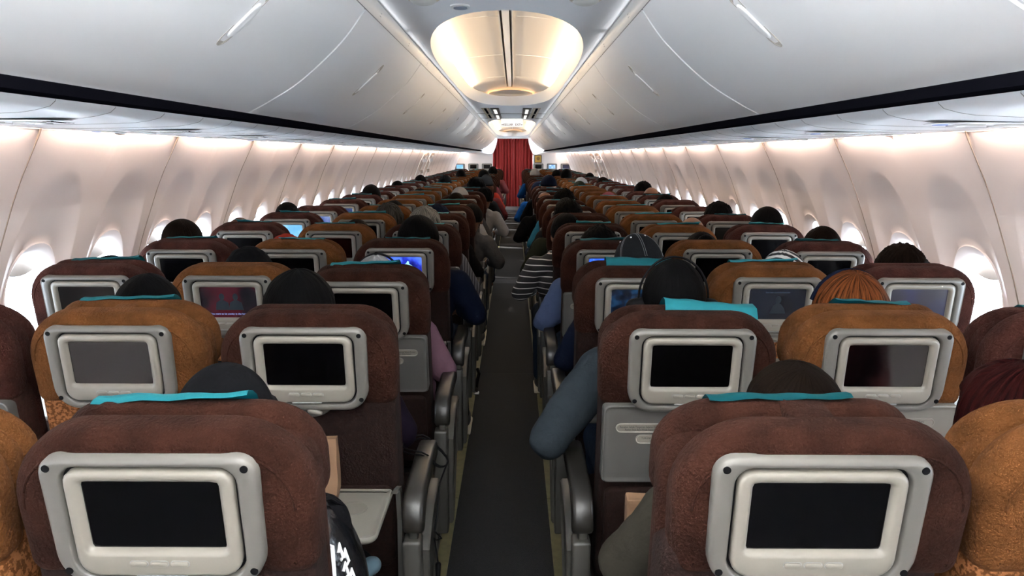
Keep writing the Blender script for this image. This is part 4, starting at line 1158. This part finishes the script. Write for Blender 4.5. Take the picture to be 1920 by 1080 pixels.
# hair ----------------------------------------------------------------
def hair_mesh(kind, seed=0):
    b = bmesh.new()
    bmesh.ops.create_uvsphere(b, u_segments=56, v_segments=36, radius=1)
    off = Vector((seed*3.1, seed*1.7, seed))
    for v in b.verts:
        d = v.co.copy().normalized()
        az = math.atan2(d.x, -d.y)   # 0 = back of head
        base = Vector((d.x*.0765, d.y*.0945-.005, d.z*.097+.018))
        n = noise.noise(Vector((az*5, d.z*2.2, 0))+off)*.5+noise.noise(Vector((az*14, d.z*4, 3))+off)*.35
        if kind in ('short', 'crew', 'messy', 'bald'):
            th = {'short': .014, 'crew': .008, 'messy': .019, 'bald': .006}[kind]*(1+.28*n*(2 if kind == 'messy' else 1))
            low = -.50 if d.y < 0 else -.50+ (d.y)*1.25
            if kind == 'crew': low += .05
            k = min(1, max(0, (d.z-low)/.22)); k = k*k*(3-2*k)
            if kind == 'bald':
                k2 = min(1, max(0, (.55-d.z)/.2)); k *= k2
            if d.z < 0: base = Vector((d.x*.0755, d.y*.093-.005, d.z*.097+.018))
            v.co = base + d*(th*k-.010*(1-k))
            if kind == 'messy' and k > .8: v.co += d*.010*max(0, noise.noise(d*9+off))
        elif kind in ('long', 'bob'):
            th = .020*(1+.35*n)
            if d.z > -.15: z = base.z; rx, ry = 1, 1
            x, y = base.x, base.y
            drop = max(0, -d.z)
            front = d.y > .25 and d.z < .35
            if front: v.co = base*.88; continue
            L = .20 if kind == 'long' else .08
            if d.z < 0:
                q = d.copy(); q.z = 0; q.normalize()
                x = q.x*.088*(1-.25*drop**3); y = q.y*.100*(1-.3*drop**3)-.008; z = .018-drop*(.097+L)
                v.co = Vector((x, y, z))+q*(.012+.006*n)
            else: v.co = base+d*th
        elif kind == 'bun':
            th = .012*(1+.3*n); low = -.5 if d.y < 0 else -.5+d.y*1.25
            k = min(1, max(0, (d.z-low)/.2)); v.co = base+d*(th*k-.01*(1-k))
        elif kind == 'hijab':
            front = d.y > .45 and d.z < .45
            if front: v.co = base*.86; continue
            drop = max(0, -d.z); q = Vector((d.x, d.y, 0)).normalized() if drop > 0 else d
            if d.z < 0: v.co = Vector((q.x*(.092+.05*drop**2), q.y*(.108+.03*drop**2)-.006, .018-drop*.26))+q*(.008+.006*noise.noise(Vector((az*4, d.z*3, seed))))
            else: v.co = base+d*(.018+.004*noise.noise(Vector((az*4, d.z*5, seed))))
        elif kind in ('cap', 'beanie'):
            low = -.05
            k = min(1, max(0, (d.z-low)/.06))
            th = .017 if kind == 'cap' else .020+.004*noise.noise(d*5)
            v.co = base+d*(th*k-.012*(1-k)); 
            if kind == 'cap' and d.z > .0: v.co.z += .010*d.z
    if kind == 'bun': ellipsoid(b, Vector((0, -.09, .085)), (.042, .038, .036), 3)
    if kind == 'cap':
        # brim at the front
        rs = []
        for j, (yy, hw) in enumerate(((.07, .078), (.11, .074), (.145, .055), (.165, .025))):
            rs.append([Vector((hw*math.sin(PI/2*(i/8*2-1)), yy+.0*i, .035-.02*((i/8*2-1)**2)+ (yy-.07)*.05)) for i in range(9)])
        r2 = rs+[[p+Vector((0, 0, .004)) for p in r] for r in reversed(rs)]
        rings(b, r2, False, False, False)
    return mesh_of(b, 'hair' if kind not in ('cap', 'beanie', 'hijab') else kind, H['black'], True)
HM = {}
def hair_of(kind, i):
    k = (kind, i % 3)
    if k not in HM: HM[k] = hair_mesh(kind, i % 3)
    return HM[k]
def ear_phones(parent, c):
    b = bmesh.new()
    tube(b, [c+Vector((.094*math.cos(a), 0.0, .016+.112*math.sin(a))) for a in [PI*i/18 for i in range(19)]], .0032, 8)
    tube(b, [c+Vector((-.098, 0, .015)), c+Vector((-.100, -.004, -.02)), c+Vector((-.102, .0, -.06)), c+Vector((-.108, .01, -.12)), c+Vector((-.10, .04, -.3))], .0025, 6)
    hp = obj('headphones', b, m_dark, parent)
    for s in (-1, 1):
        b = bmesh.new(); capsule(b, c+Vector((s*.084, .002, -.012)), c+Vector((s*.102, .002, -.012)), .030, .027, 16); obj('ear_cup', b, m_dark, hp)
nperson = 0
eye_b = bmesh.new(); ellipsoid(eye_b, (0, 0, 0), (.0125, .0125, .0125), 2); eye_me = mesh_of(eye_b, 'eye', mat('eye_white', (.6, .58, .55), .2), True)
iris_b = bmesh.new(); ellipsoid(iris_b, (0, .0075, 0), (.006, .006, .006), 2); iris_me = mesh_of(iris_b, 'iris', m_dark, True)
def person(sd, c_, r, px, ytop, kind='short', col='black', shirt='black', trousers='jean', pose=None, skin=1, lab='', turn=0., extra=None, wide=1., hmat=None, below=False):
    """px, ytop: where the crown shows; the figure is scaled and shifted on its own seat"""
    global nperson
    s, loc = seat_tf(sd, c_, r)
    if pose is None: pose = ('outR' if sd == 'L' else 'outL') if c_ == 'a' else 'rest'
    body, shm, trm, hd = POSES[pose]
    Yh = loc.y+hd.y
    v = at(px, ytop, Yh-.02)
    top = hd.z+.018+.097+.012
    k = v.z/top
    k = min(1.08, max(.93, k))
    dx = v.x-loc.x-hd.x*k
    dx = max(-.13, min(.13, dx))
    root = thing('person', lab, 'person', (loc.x+dx, loc.y+.345*(1-k)+.0, 0))
    root.scale = (k, k, k)
    sm_ = m_skinm[skin]
    bo = link('body', body, root, m=sm_)
    link('shirt', shm, root, m=CL[shirt]); link('trousers', trm, root, m=CL[trousers])
    if r <= 8:
        for ss in (-1, 1):
            sh = link('shoe', shoe_me, root, (ss*.12, 0, 0)); link('sole', sole_me, sh)
    if r <= 5:
        for ss in (-1, 1):
            e = link('eye', eye_me, root, hd+Vector((ss*.030, .076, .006))); link('iris', iris_me, e)
    nm = {'cap': 'cap', 'beanie': 'knitted_hat', 'hijab': 'headscarf'}.get(kind, 'hair')
    hm = hmat or (CL[col] if col in CL and kind in ('cap', 'beanie', 'hijab') else H.get(col) or CL[col])
    h = link(nm, hair_of(kind, nperson), root, hd, (0, 0, turn), m=hm)
    h.scale = (wide, 1, 1)
    if extra == 'phones':
        ear_phones(root, hd)
    if extra == 'band':
        b = bmesh.new(); tube(b, [hd+Vector((.108*math.cos(a)*1., .01, .010+.122*math.sin(a))) for a in [PI*.1+PI*.8*i/18 for i in range(19)]], .0065, 8); obj('headband', b, CL['navy'], root)
    nperson += 1
    return root
P_ = person
LS, RS = 'left', 'right'
# row 1
P_('L', 'a', 1, 412, 729, 'cap', 'black', 'black', 'black', 'narrow', 1, 'person in a black cap in the nearest aisle seat left of the aisle')
P_('R', 'a', 1, 1500, 678, 'crew', 'brown', 'khaki', 'khaki', 'jacket', 1, 'person with cropped dark brown hair and olive jacket, nearest right of the aisle', turn=.2, wide=1.06)
P_('R', 'm', 1, 1925, 688, 'bob', 'red', 'maroon', 'black', 'rest', 0, 'person with wine-red hair at the right edge of the picture', wide=1.04)
# row 2
P_('L', 'm', 2, 268, 516, 'short', 'black', 'black', 'jean', None, 1, 'person with black hair ahead of the nearest full caramel seat on the left')
P_('L', 'a', 2, 556, 511, 'long', 'black', 'plum', 'black', None, 1, 'person with straight black hair and dark purple sleeve, second row left of the aisle', wide=1.03)
P_('R', 'a', 2, 1268, 484, 'crew', 'black', 'teal_grey', 'jean', 'bigL', 1, 'person in a blue-grey shirt wearing thin over-head headphones, right of the aisle', extra='phones')
P_('R', 'm', 2, 1603, 513, 'bob', 'orange', 'cream', 'jean', 'rest', 0, 'person with copper-orange hair and a blue headband', extra='band', wide=1.06)
# row 3
P_('L', 'w', 3, 200, 482, 'short', 'black', 'black', 'jean', None, 1, 'person whose dark crown barely shows in the third row window seat on the left')
P_('L', 'm', 3, 462, 466, 'beanie', 'black', 'black', 'black', None, 1, 'person in a black hat in the third row middle seat on the left')
P_('L', 'a', 3, 703, 496, 'hijab', 'lilac', 'lilac', 'lilac', None, 0, 'person in a pale lilac headscarf and mauve sleeves, third row left of the aisle', hmat=CL['white'])
P_('R', 'a', 3, 1203, 446, 'cap', 'charcoal', 'navy', 'jean', None, 1, 'person in a dark grey stitched cap with white eyelets, right of the aisle', wide=1.0)
P_('R', 'm', 3, 1473, 473, 'hijab', 'chevron', 'black', 'black', None, 0, 'person in a black and white chevron headscarf')
P_('R', 'w', 3, 1697, 461, 'messy', 'brown', 'grey', 'jean', None, 0, 'person with tousled brown hair by the window, third row on the right')
# row 4
P_('L', 'w', 4, 310, 409, 'crew', 'brown', 'grey', 'jean', None, 1, 'person with cropped dark brown hair leaning to the window, fourth row on the left', wide=1.1)
P_('L', 'm', 4, 535, 449, 'beanie', 'red', 'red', 'jean', None, 1, 'person whose red hat barely shows behind a caramel seat, fourth row on the left')
P_('L', 'a', 4, 783, 404, 'short', 'black', 'navy', 'jean', 'outR', 1, 'person with thick black hair and navy sleeve, fourth row left of the aisle', wide=1.08)
P_('R', 'a', 4, 1125, 426, 'messy', 'black', 'light_blue', 'jean', None, 1, 'person with short black hair and light blue sleeve, right of the aisle')
P_('R', 'm', 4, 1318, 435, 'bun', 'black', 'black', 'jean', None, 1, 'person whose dark hair pokes over the fourth row middle seat on the right')
P_('R', 'w', 4, 1546, 425, 'short', 'brown', 'grey', 'jean', None, 0, 'person with dark brown hair by the window, fourth row on the right')
# row 5
P_('L', 'w', 5, 437, 404, 'bald', 'brown', 'grey', 'jean', None, 2, 'person with a receding dark crown, fifth row window seat on the left')
P_('L', 'm', 5, 667, 412, 'short', 'brown', 'plum', 'jean', None, 1, 'person whose dark crown barely shows, fifth row middle seat on the left')
P_('L', 'a', 5, 795, 389, 'messy', 'grey', 'ribbed', 'jean', 'outR', 0, 'person with grey hair and ribbed charcoal sleeve, left of the aisle')
P_('R', 'a', 5, 1062, 400, 'short', 'black', 'striped', 'jean', None, 1, 'person in a black and white striped long-sleeved shirt, right of the aisle')
P_('R', 'm', 5, 1300, 404, 'bald', 'black', 'black', 'jean', None, 0, 'person with parted thin black hair, fifth row middle seat on the right')
P_('R', 'w', 5, 1441, 388, 'short', 'black', 'cream', 'jean', None, 0, 'person with glossy black hair by the window, fifth row on the right')
# row 6
P_('L', 'w', 6, 537, 378, 'crew', 'black', 'grey', 'jean', None, 2, 'person with black hair, sixth row window seat on the left')
P_('L', 'm', 6, 728, 382, 'messy', 'darkgrey', 'olive', 'jean', None, 0, 'person with greying dark hair, sixth row middle seat on the left', wide=1.05)
P_('L', 'a', 6, 820, 384, 'beanie', 'navy', 'black', 'jean', 'outR', 1, 'person in a navy knitted hat, sixth row left of the aisle')
P_('R', 'a', 6, 1066, 375, 'messy', 'black', 'olive', 'jean', None, 1, 'person with black hair and dark olive sleeve, sixth row right of the aisle')
P_('R', 'w', 6, 1349, 380, 'messy', 'black', 'white', 'jean', None, 0, 'person with tousled black hair, sixth row window seat on the right')
# row 7+
P_('L', 'm', 7, 738, 376, 'short', 'black', 'black', 'jean', None, 1, 'person whose black crown barely shows, seventh row middle seat on the left')
P_('L', 'a', 7, 884, 382, 'short', 'black', 'grey', 'jean', 'leanR', 1, 'person with black hair leaning into the aisle, seventh row on the left')
P_('R', 'a', 7, 1062, 371, 'short', 'black', 'charcoal', 'jean', None, 1, 'person with black hair, seventh row right of the aisle')
P_('L', 'a', 8, 855, 360, 'crew', 'brown', 'white', 'jean', 'outR', 1, 'person with cropped brown hair and white sleeve, eighth row left of the aisle')
P_('R', 'a', 8, 1058, 355, 'messy', 'black', 'turq', 'jean', None, 1, 'person with bushy black hair and turquoise sleeve, eighth row right of the aisle')
P_('R', 'w', 8, 1249, 364, 'short', 'black', 'black', 'jean', None, 1, 'person with black hair, eighth row window seat on the right')
P_('L', 'a', 9, 862, 353, 'cap', 'white', 'grey', 'jean', 'outR', 1, 'person in a white cap, ninth row left of the aisle')
P_('L', 'w', 9, 695, 346, 'short', 'black', 'grey', 'jean', None, 2, 'person with black hair, ninth row window seat on the left')
P_('R', 'a', 9, 1022, 358, 'bald', 'brown', 'black', 'jean', None, 1, 'person with thinning brown hair, ninth row right of the aisle')
P_('R', 'm', 9, 1141, 361, 'hijab', 'pink', 'pink', 'jean', None, 0, 'person in a pink headscarf, ninth row on the right')
P_('R', 'w', 9, 1222, 349, 'bald', 'black', 'grey', 'jean', None, 1, 'person with a bald brown crown, ninth row by the right windows')
P_('L', 'a', 10, 908, 352, 'messy', 'black', 'white', 'jean', 'leanR', 1, 'person with black hair and white shirt leaning into the aisle, tenth row')
P_('L', 'm', 10, 786, 355, 'messy', 'black', 'black', 'jean', None, 1, 'person with black hair, tenth row middle seat on the left')
P_('R', 'w', 10, 1207, 341, 'messy', 'black', 'black', 'jean', None, 1, 'person with upswept black hair, tenth row window seat on the right')
P_('L', 'a', 11, 893, 333, 'messy', 'black', 'charcoal', 'jean', 'outR', 1, 'person with tall bushy black hair, eleventh row left of the aisle', wide=1.1)
P_('R', 'a', 11, 1029, 330, 'cap', 'navy', 'black', 'jean', None, 1, 'person in a navy cap, eleventh row right of the aisle')
P_('L', 'w', 12, 745, 339, 'short', 'black', 'grey', 'jean', None, 1, 'person with black hair, twelfth row window seat on the left')
P_('L', 'a', 12, 911, 331, 'cap', 'charcoal', 'maroon', 'jean', 'leanR', 1, 'person in a charcoal cap leaning towards the aisle, twelfth row on the left')
P_('R', 'm', 12, 1087, 341, 'cap', 'olive', 'olive', 'jean', None, 1, 'person in an olive cap, twelfth row on the right')
P_('L', 'm', 13, 834, 329, 'hijab', 'black', 'black', 'jean', None, 1, 'person in a black headscarf, thirteenth row on the left')
P_('R', 'm', 13, 1090, 333, 'hijab', 'pink', 'white', 'jean', None, 0, 'person in a pale pink headscarf, thirteenth row on the right', hmat=CL['white'])
P_('R', 'a', 12, 1010, 341, 'beanie', 'navy', 'blue', 'jean', None, 1, 'person in a navy hat and bright blue shirt, twelfth row right of the aisle')
P_('L', 'w', 14, 788, 328, 'short', 'black', 'grey', 'jean', None, 1, 'person with black hair, fourteenth row window seat on the left')
P_('R', 'w', 14, 1131, 333, 'messy', 'brown', 'grey', 'jean', None, 1, 'person with tousled brown hair, fourteenth row window seat on the right')
P_('L', 'a', 14, 912, 327, 'short', 'black', 'red', 'jean', 'leanR', 1, 'person in a red shirt leaning into the aisle, fourteenth row on the left')
P_('L', 'a', 16, 907, 318, 'short', 'black', 'pink', 'jean', 'outR', 1, 'person with black hair and pink shirt, sixteenth row left of the aisle')
P_('L', 'm', 17, 864, 318, 'short', 'black', 'black', 'jean', None, 1, 'person with black hair, seventeenth row middle seat on the left')
P_('R', 'w', 17, 1106, 324, 'short', 'black', 'grey', 'jean', None, 1, 'person with black hair, seventeenth row window seat on the right')
P_('R', 'm', 16, 1062, 317, 'short', 'black', 'black', 'jean', None, 1, 'person with black hair, sixteenth row middle seat on the right')
P_('R', 'm', 18, 1044, 318, 'short', 'black', 'black', 'jean', None, 1, 'person with black hair, eighteenth row middle seat on the right')
P_('R', 'a', 18, 1003, 317, 'cap', 'light_blue', 'blue', 'jean', None, 1, 'person in a pale grey-white cap, eighteenth row right of the aisle', hmat=CL['white'])
P_('L', 'a', 20, 924, 312, 'short', 'black', 'pink', 'jean', 'outR', 1, 'person with black hair, twentieth row left of the aisle')
# cap stitching on the grey cap
def find_person(word):
    for o in C.objects:
        if o.get('label') and word in o['label'] and o.name.startswith('person'): return o
pc = find_person('stitched cap')
cap_o = [c for c in pc.children if c.name.startswith('cap')][0]
cap_o.rotation_euler = (-.35, -.12, .15)
b = bmesh.new()
for k in range(6):
    az = PI/6+k*PI/3
    pts = []
    for i in range(14):
        el_ = PI/2*(1-i/14.)
        d = Vector((math.cos(el_)*math.cos(az), math.cos(el_)*math.sin(az), math.sin(el_)))
        base = Vector((d.x*.0765, d.y*.0945-.005, d.z*.097+.018))
        pts.append(base+d*.0172+Vector((0, 0, .010*d.z)))
    for off in (-.0035, .0035):
        sidev = Vector((-math.sin(az), math.cos(az), 0))*off
        tube(b, [p+sidev for p in pts], .0009, 5)
obj('stitching', b, mat('grey_thread', (.18, .18, .18), .8), cap_o)
for k in range(6):
    az = k*PI/3; el_ = .95
    d = Vector((math.cos(el_)*math.cos(az), math.cos(el_)*math.sin(az), math.sin(el_)))
    b = bmesh.new(); ellipsoid(b, Vector((d.x*.0765, d.y*.0945-.005, d.z*.097+.018))+d*.0172+Vector((0, 0, .010*d.z)), (.0035, .0035, .0035), 2)
    obj('eyelet', b, m_white, cap_o)
# band on the lilac headscarf
pl = find_person('pale lilac headscarf')
b = bmesh.new(); tube(b, [HC+Vector((.100*math.cos(a), .035, .012+.122*math.sin(a))) for a in [PI*i/18 for i in range(19)]], .0045, 8); obj('scarf_band', b, CL['charcoal'], pl)
# ------------------------------------------------------------------ small things
# paper bag on the second-row tray, left
b = bmesh.new()
M = Matrix.Translation((-.472, 1.80, .703)) @ Matrix.Rotation(.12, 4, 'Z')
zs = [0, .015, .05, .09, .125, .146]
rs = []
for i, z in enumerate(zs):
    w_, d_ = .085, .045*(1-.75*z/.146)
    ring = []
    for k, (sx, sy) in enumerate(((-1, -1), (-.33, -1), (.33, -1), (1, -1), (1, 0), (1, 1), (.33, 1), (-.33, 1), (-1, 1), (-1, 0))):
        j = .003*noise.noise(Vector((sx*3+z*30, sy*4, i)))
        ring.append(M @ Vector((sx*w_+j-(.006*(1-abs(sy)) if abs(sx) == 1 and 0 < i < 5 else 0)*sx, sy*d_+j, z+(0 if i < 5 else .002*math.sin(k*2)))))
    rs.append(ring)
rings(b, rs)
obj_bag = obj('paper_bag', b, m_kraft, angle=25)
tag(obj_bag, 'upright brown paper bag on the lowered cream tray table left of the aisle', 'paper bag')
# glossy black bag with white print on the lap / armrest at the near left
v = at(600, 1040, 1.40)
b = bmesh.new()
ellipsoid(b, (0, 0, 0), (.085, .13, .17), 4)
for q in b.verts:
    n = noise.noise(q.co*7); q.co += q.co.normalized()*n*.022
    if q.co.z > .10: q.co.x *= 1-.8*(q.co.z-.10)
bk = link('bag', mesh_of(b, 'bag', m_bag, True), loc=(-.325, 1.34, .735))
tag(bk, 'glossy black bag with white lettering beside the nearest seat, left of the aisle', 'bag')
b = bmesh.new(); tube(b, [(-.04, -.05, .150), (-.01, -.03, .172), (.03, 0, .172), (.045, .03, .145)], .005, 8); obj('bag_handle', b, m_dark, bk)
def on_bag(pts, name, r=.0045):
    b = bmesh.new(); out = []
    for (u, w_) in pts:      # u: angle around, w: height
        z = w_; k = math.sqrt(max(.05, 1-(z/.17)**2))
        p = Vector((.085*k*math.sin(u), -.13*k*math.cos(u), z)); n = noise.noise(p*7); p += p.normalized()*(n*.022+.001); 
        if p.z > .10: p.x *= 1-.8*(p.z-.10)
        out.append(p)
    tube(b, out, r, 6); return obj(name, b, m_white, bk)
on_bag([(.60, .0), (.58, .06), (.62, .125), (.42, .128)], 'printed_stroke', .005)
on_bag([(.62, .125), (.88, .115), (.80, .065), (.58, .07)], 'printed_stroke', .0045)
for k, (u, h) in enumerate(((1.02, .10), (1.14, .085), (1.04, .065), (1.15, .045), (1.06, .02))):
    on_bag([(u, h), (u+.09, h+.012), (u+.1, h-.012), (u+.02, h-.014)], 'printed_letter', .003)
# pale blue cloth beside it
b = bmesh.new(); ellipsoid(b, (0, 0, 0), (.022, .04, .014), 3)
for q in b.verts: q.co += q.co.normalized()*noise.noise(q.co*20)*.01
v = at(692, 1062, 1.62); cl_ = link('cloth', mesh_of(b, 'cloth', mat('pale_blue_cloth', (.035, .065, .085), .9), True), loc=(v.x, 1.62, v.z)); tag(cl_, 'crumpled pale blue cloth between the black bag and the nearest left armrest', 'cloth')
# headphone cord looped over the second-row armrest
b = bmesh.new()
cx_, cy_ = -.212, 2.12
pts = []
for i in range(46):
    a = 2*PI*i/22
    pts.append(Vector((cx_+.060*math.cos(a)+.006*math.sin(3*a), cy_+.075*math.sin(a)*.9, .712-.06*max(0, math.cos(a))+.006*math.sin(a*.5))))
pts += [Vector((cx_+.045, cy_-.05, .62)), Vector((cx_+.04, cy_-.08, .54)), Vector((cx_+.035, cy_-.10, .50)), Vector((cx_+.055, cy_-.12, .49)), Vector((cx_+.045, cy_-.15, .50)), Vector((cx_+.035, cy_-.12, .49)), Vector((cx_+.05, cy_-.17, .44))]
tube(b, pts, .0024, 6)
co_ = obj('headphone_cord', b, m_dark); tag(co_, 'thin black headphone cord looped over the second armrest left of the aisle', 'cord')
b = bmesh.new(); capsule(b, (0, 0, 0), (.0, -.01, -.03), .008, .006, 10); obj('plug', b, m_dark, co_, loc=pts[-1])
# kraft bag behind the olive sleeve on the right
v = at(1205, 945, 1.74)
b = bmesh.new(); bbox_bev(b, -.06, .06, -.02, .02, -.14, 0, .006, 2)
for q in b.verts: q.co += Vector((0, 0, 1))*noise.noise(q.co*18)*.012
kb = link('paper_bag', mesh_of(b, 'paper_bag', m_kraft, False), loc=(v.x+.02, 1.74, v.z+.02)); tag(kb, 'crumpled brown paper bag top showing past the olive sleeve, right of the aisle', 'paper bag')
# belt end with buckle lying at the left strip
v = at(893, 690, 4.9)
b = bmesh.new(); tube(b, [(0, .06, .12), (.012, .02, .10), (0, 0, .05), (-.002, -.03, .012), (.004, -.12, .010)], .011, 8)
bl = obj('seat_belt', b, m_dark, loc=(v.x, 5.0, 0)); tag(bl, 'black seat belt end hanging down to the left floor strip', 'seat belt')
b = bmesh.new(); bbox_bev(b, -.018, .018, -.15, -.10, .006, .018, .004, 2); obj('buckle', b, m_metal, bl)
# shoes of people whose feet reach into the aisle
for (px, y_, up, lab) in ((868, 4.25, m_shoe, 'black sneaker with a pale sole poking into the aisle by the left strip'), (899, 6.3, mat('grey_shoe', (.09, .085, .08), .8), 'grey sneaker with a cream sole further along the left floor strip')):
    v = at(px, 770 if y_ < 5 else 633, y_)
    t_ = thing('sneaker', lab, 'shoe', (v.x, y_-.87, 0)); t_.rotation_euler = (0, 0, 0)
    link('upper', shoe_me, t_, (0, 0, 0), m=up); link('sole', sole_me, t_)
    b = bmesh.new(); tube(b, [(-.0, .80, .10), (-.01, .78, .22), (-.06, .80, .40)], [.04, .048, .06], 10); obj('trouser_leg', b, CL['black'], t_)
# white phone held near the aisle far ahead
v = at(938, 409, 10.2)
b = bmesh.new(); bbox_bev(b, -.035, .035, -.004, .004, -.07, .07, .003, 2)
ph = obj('phone', b, m_white, loc=v, rot=(.9, .5, 0)); tag(ph, 'white phone held out at the edge of the aisle on the left', 'phone')
# leftover fabric shapes: draped cardigan and pouch in front of fifth row is part of that person
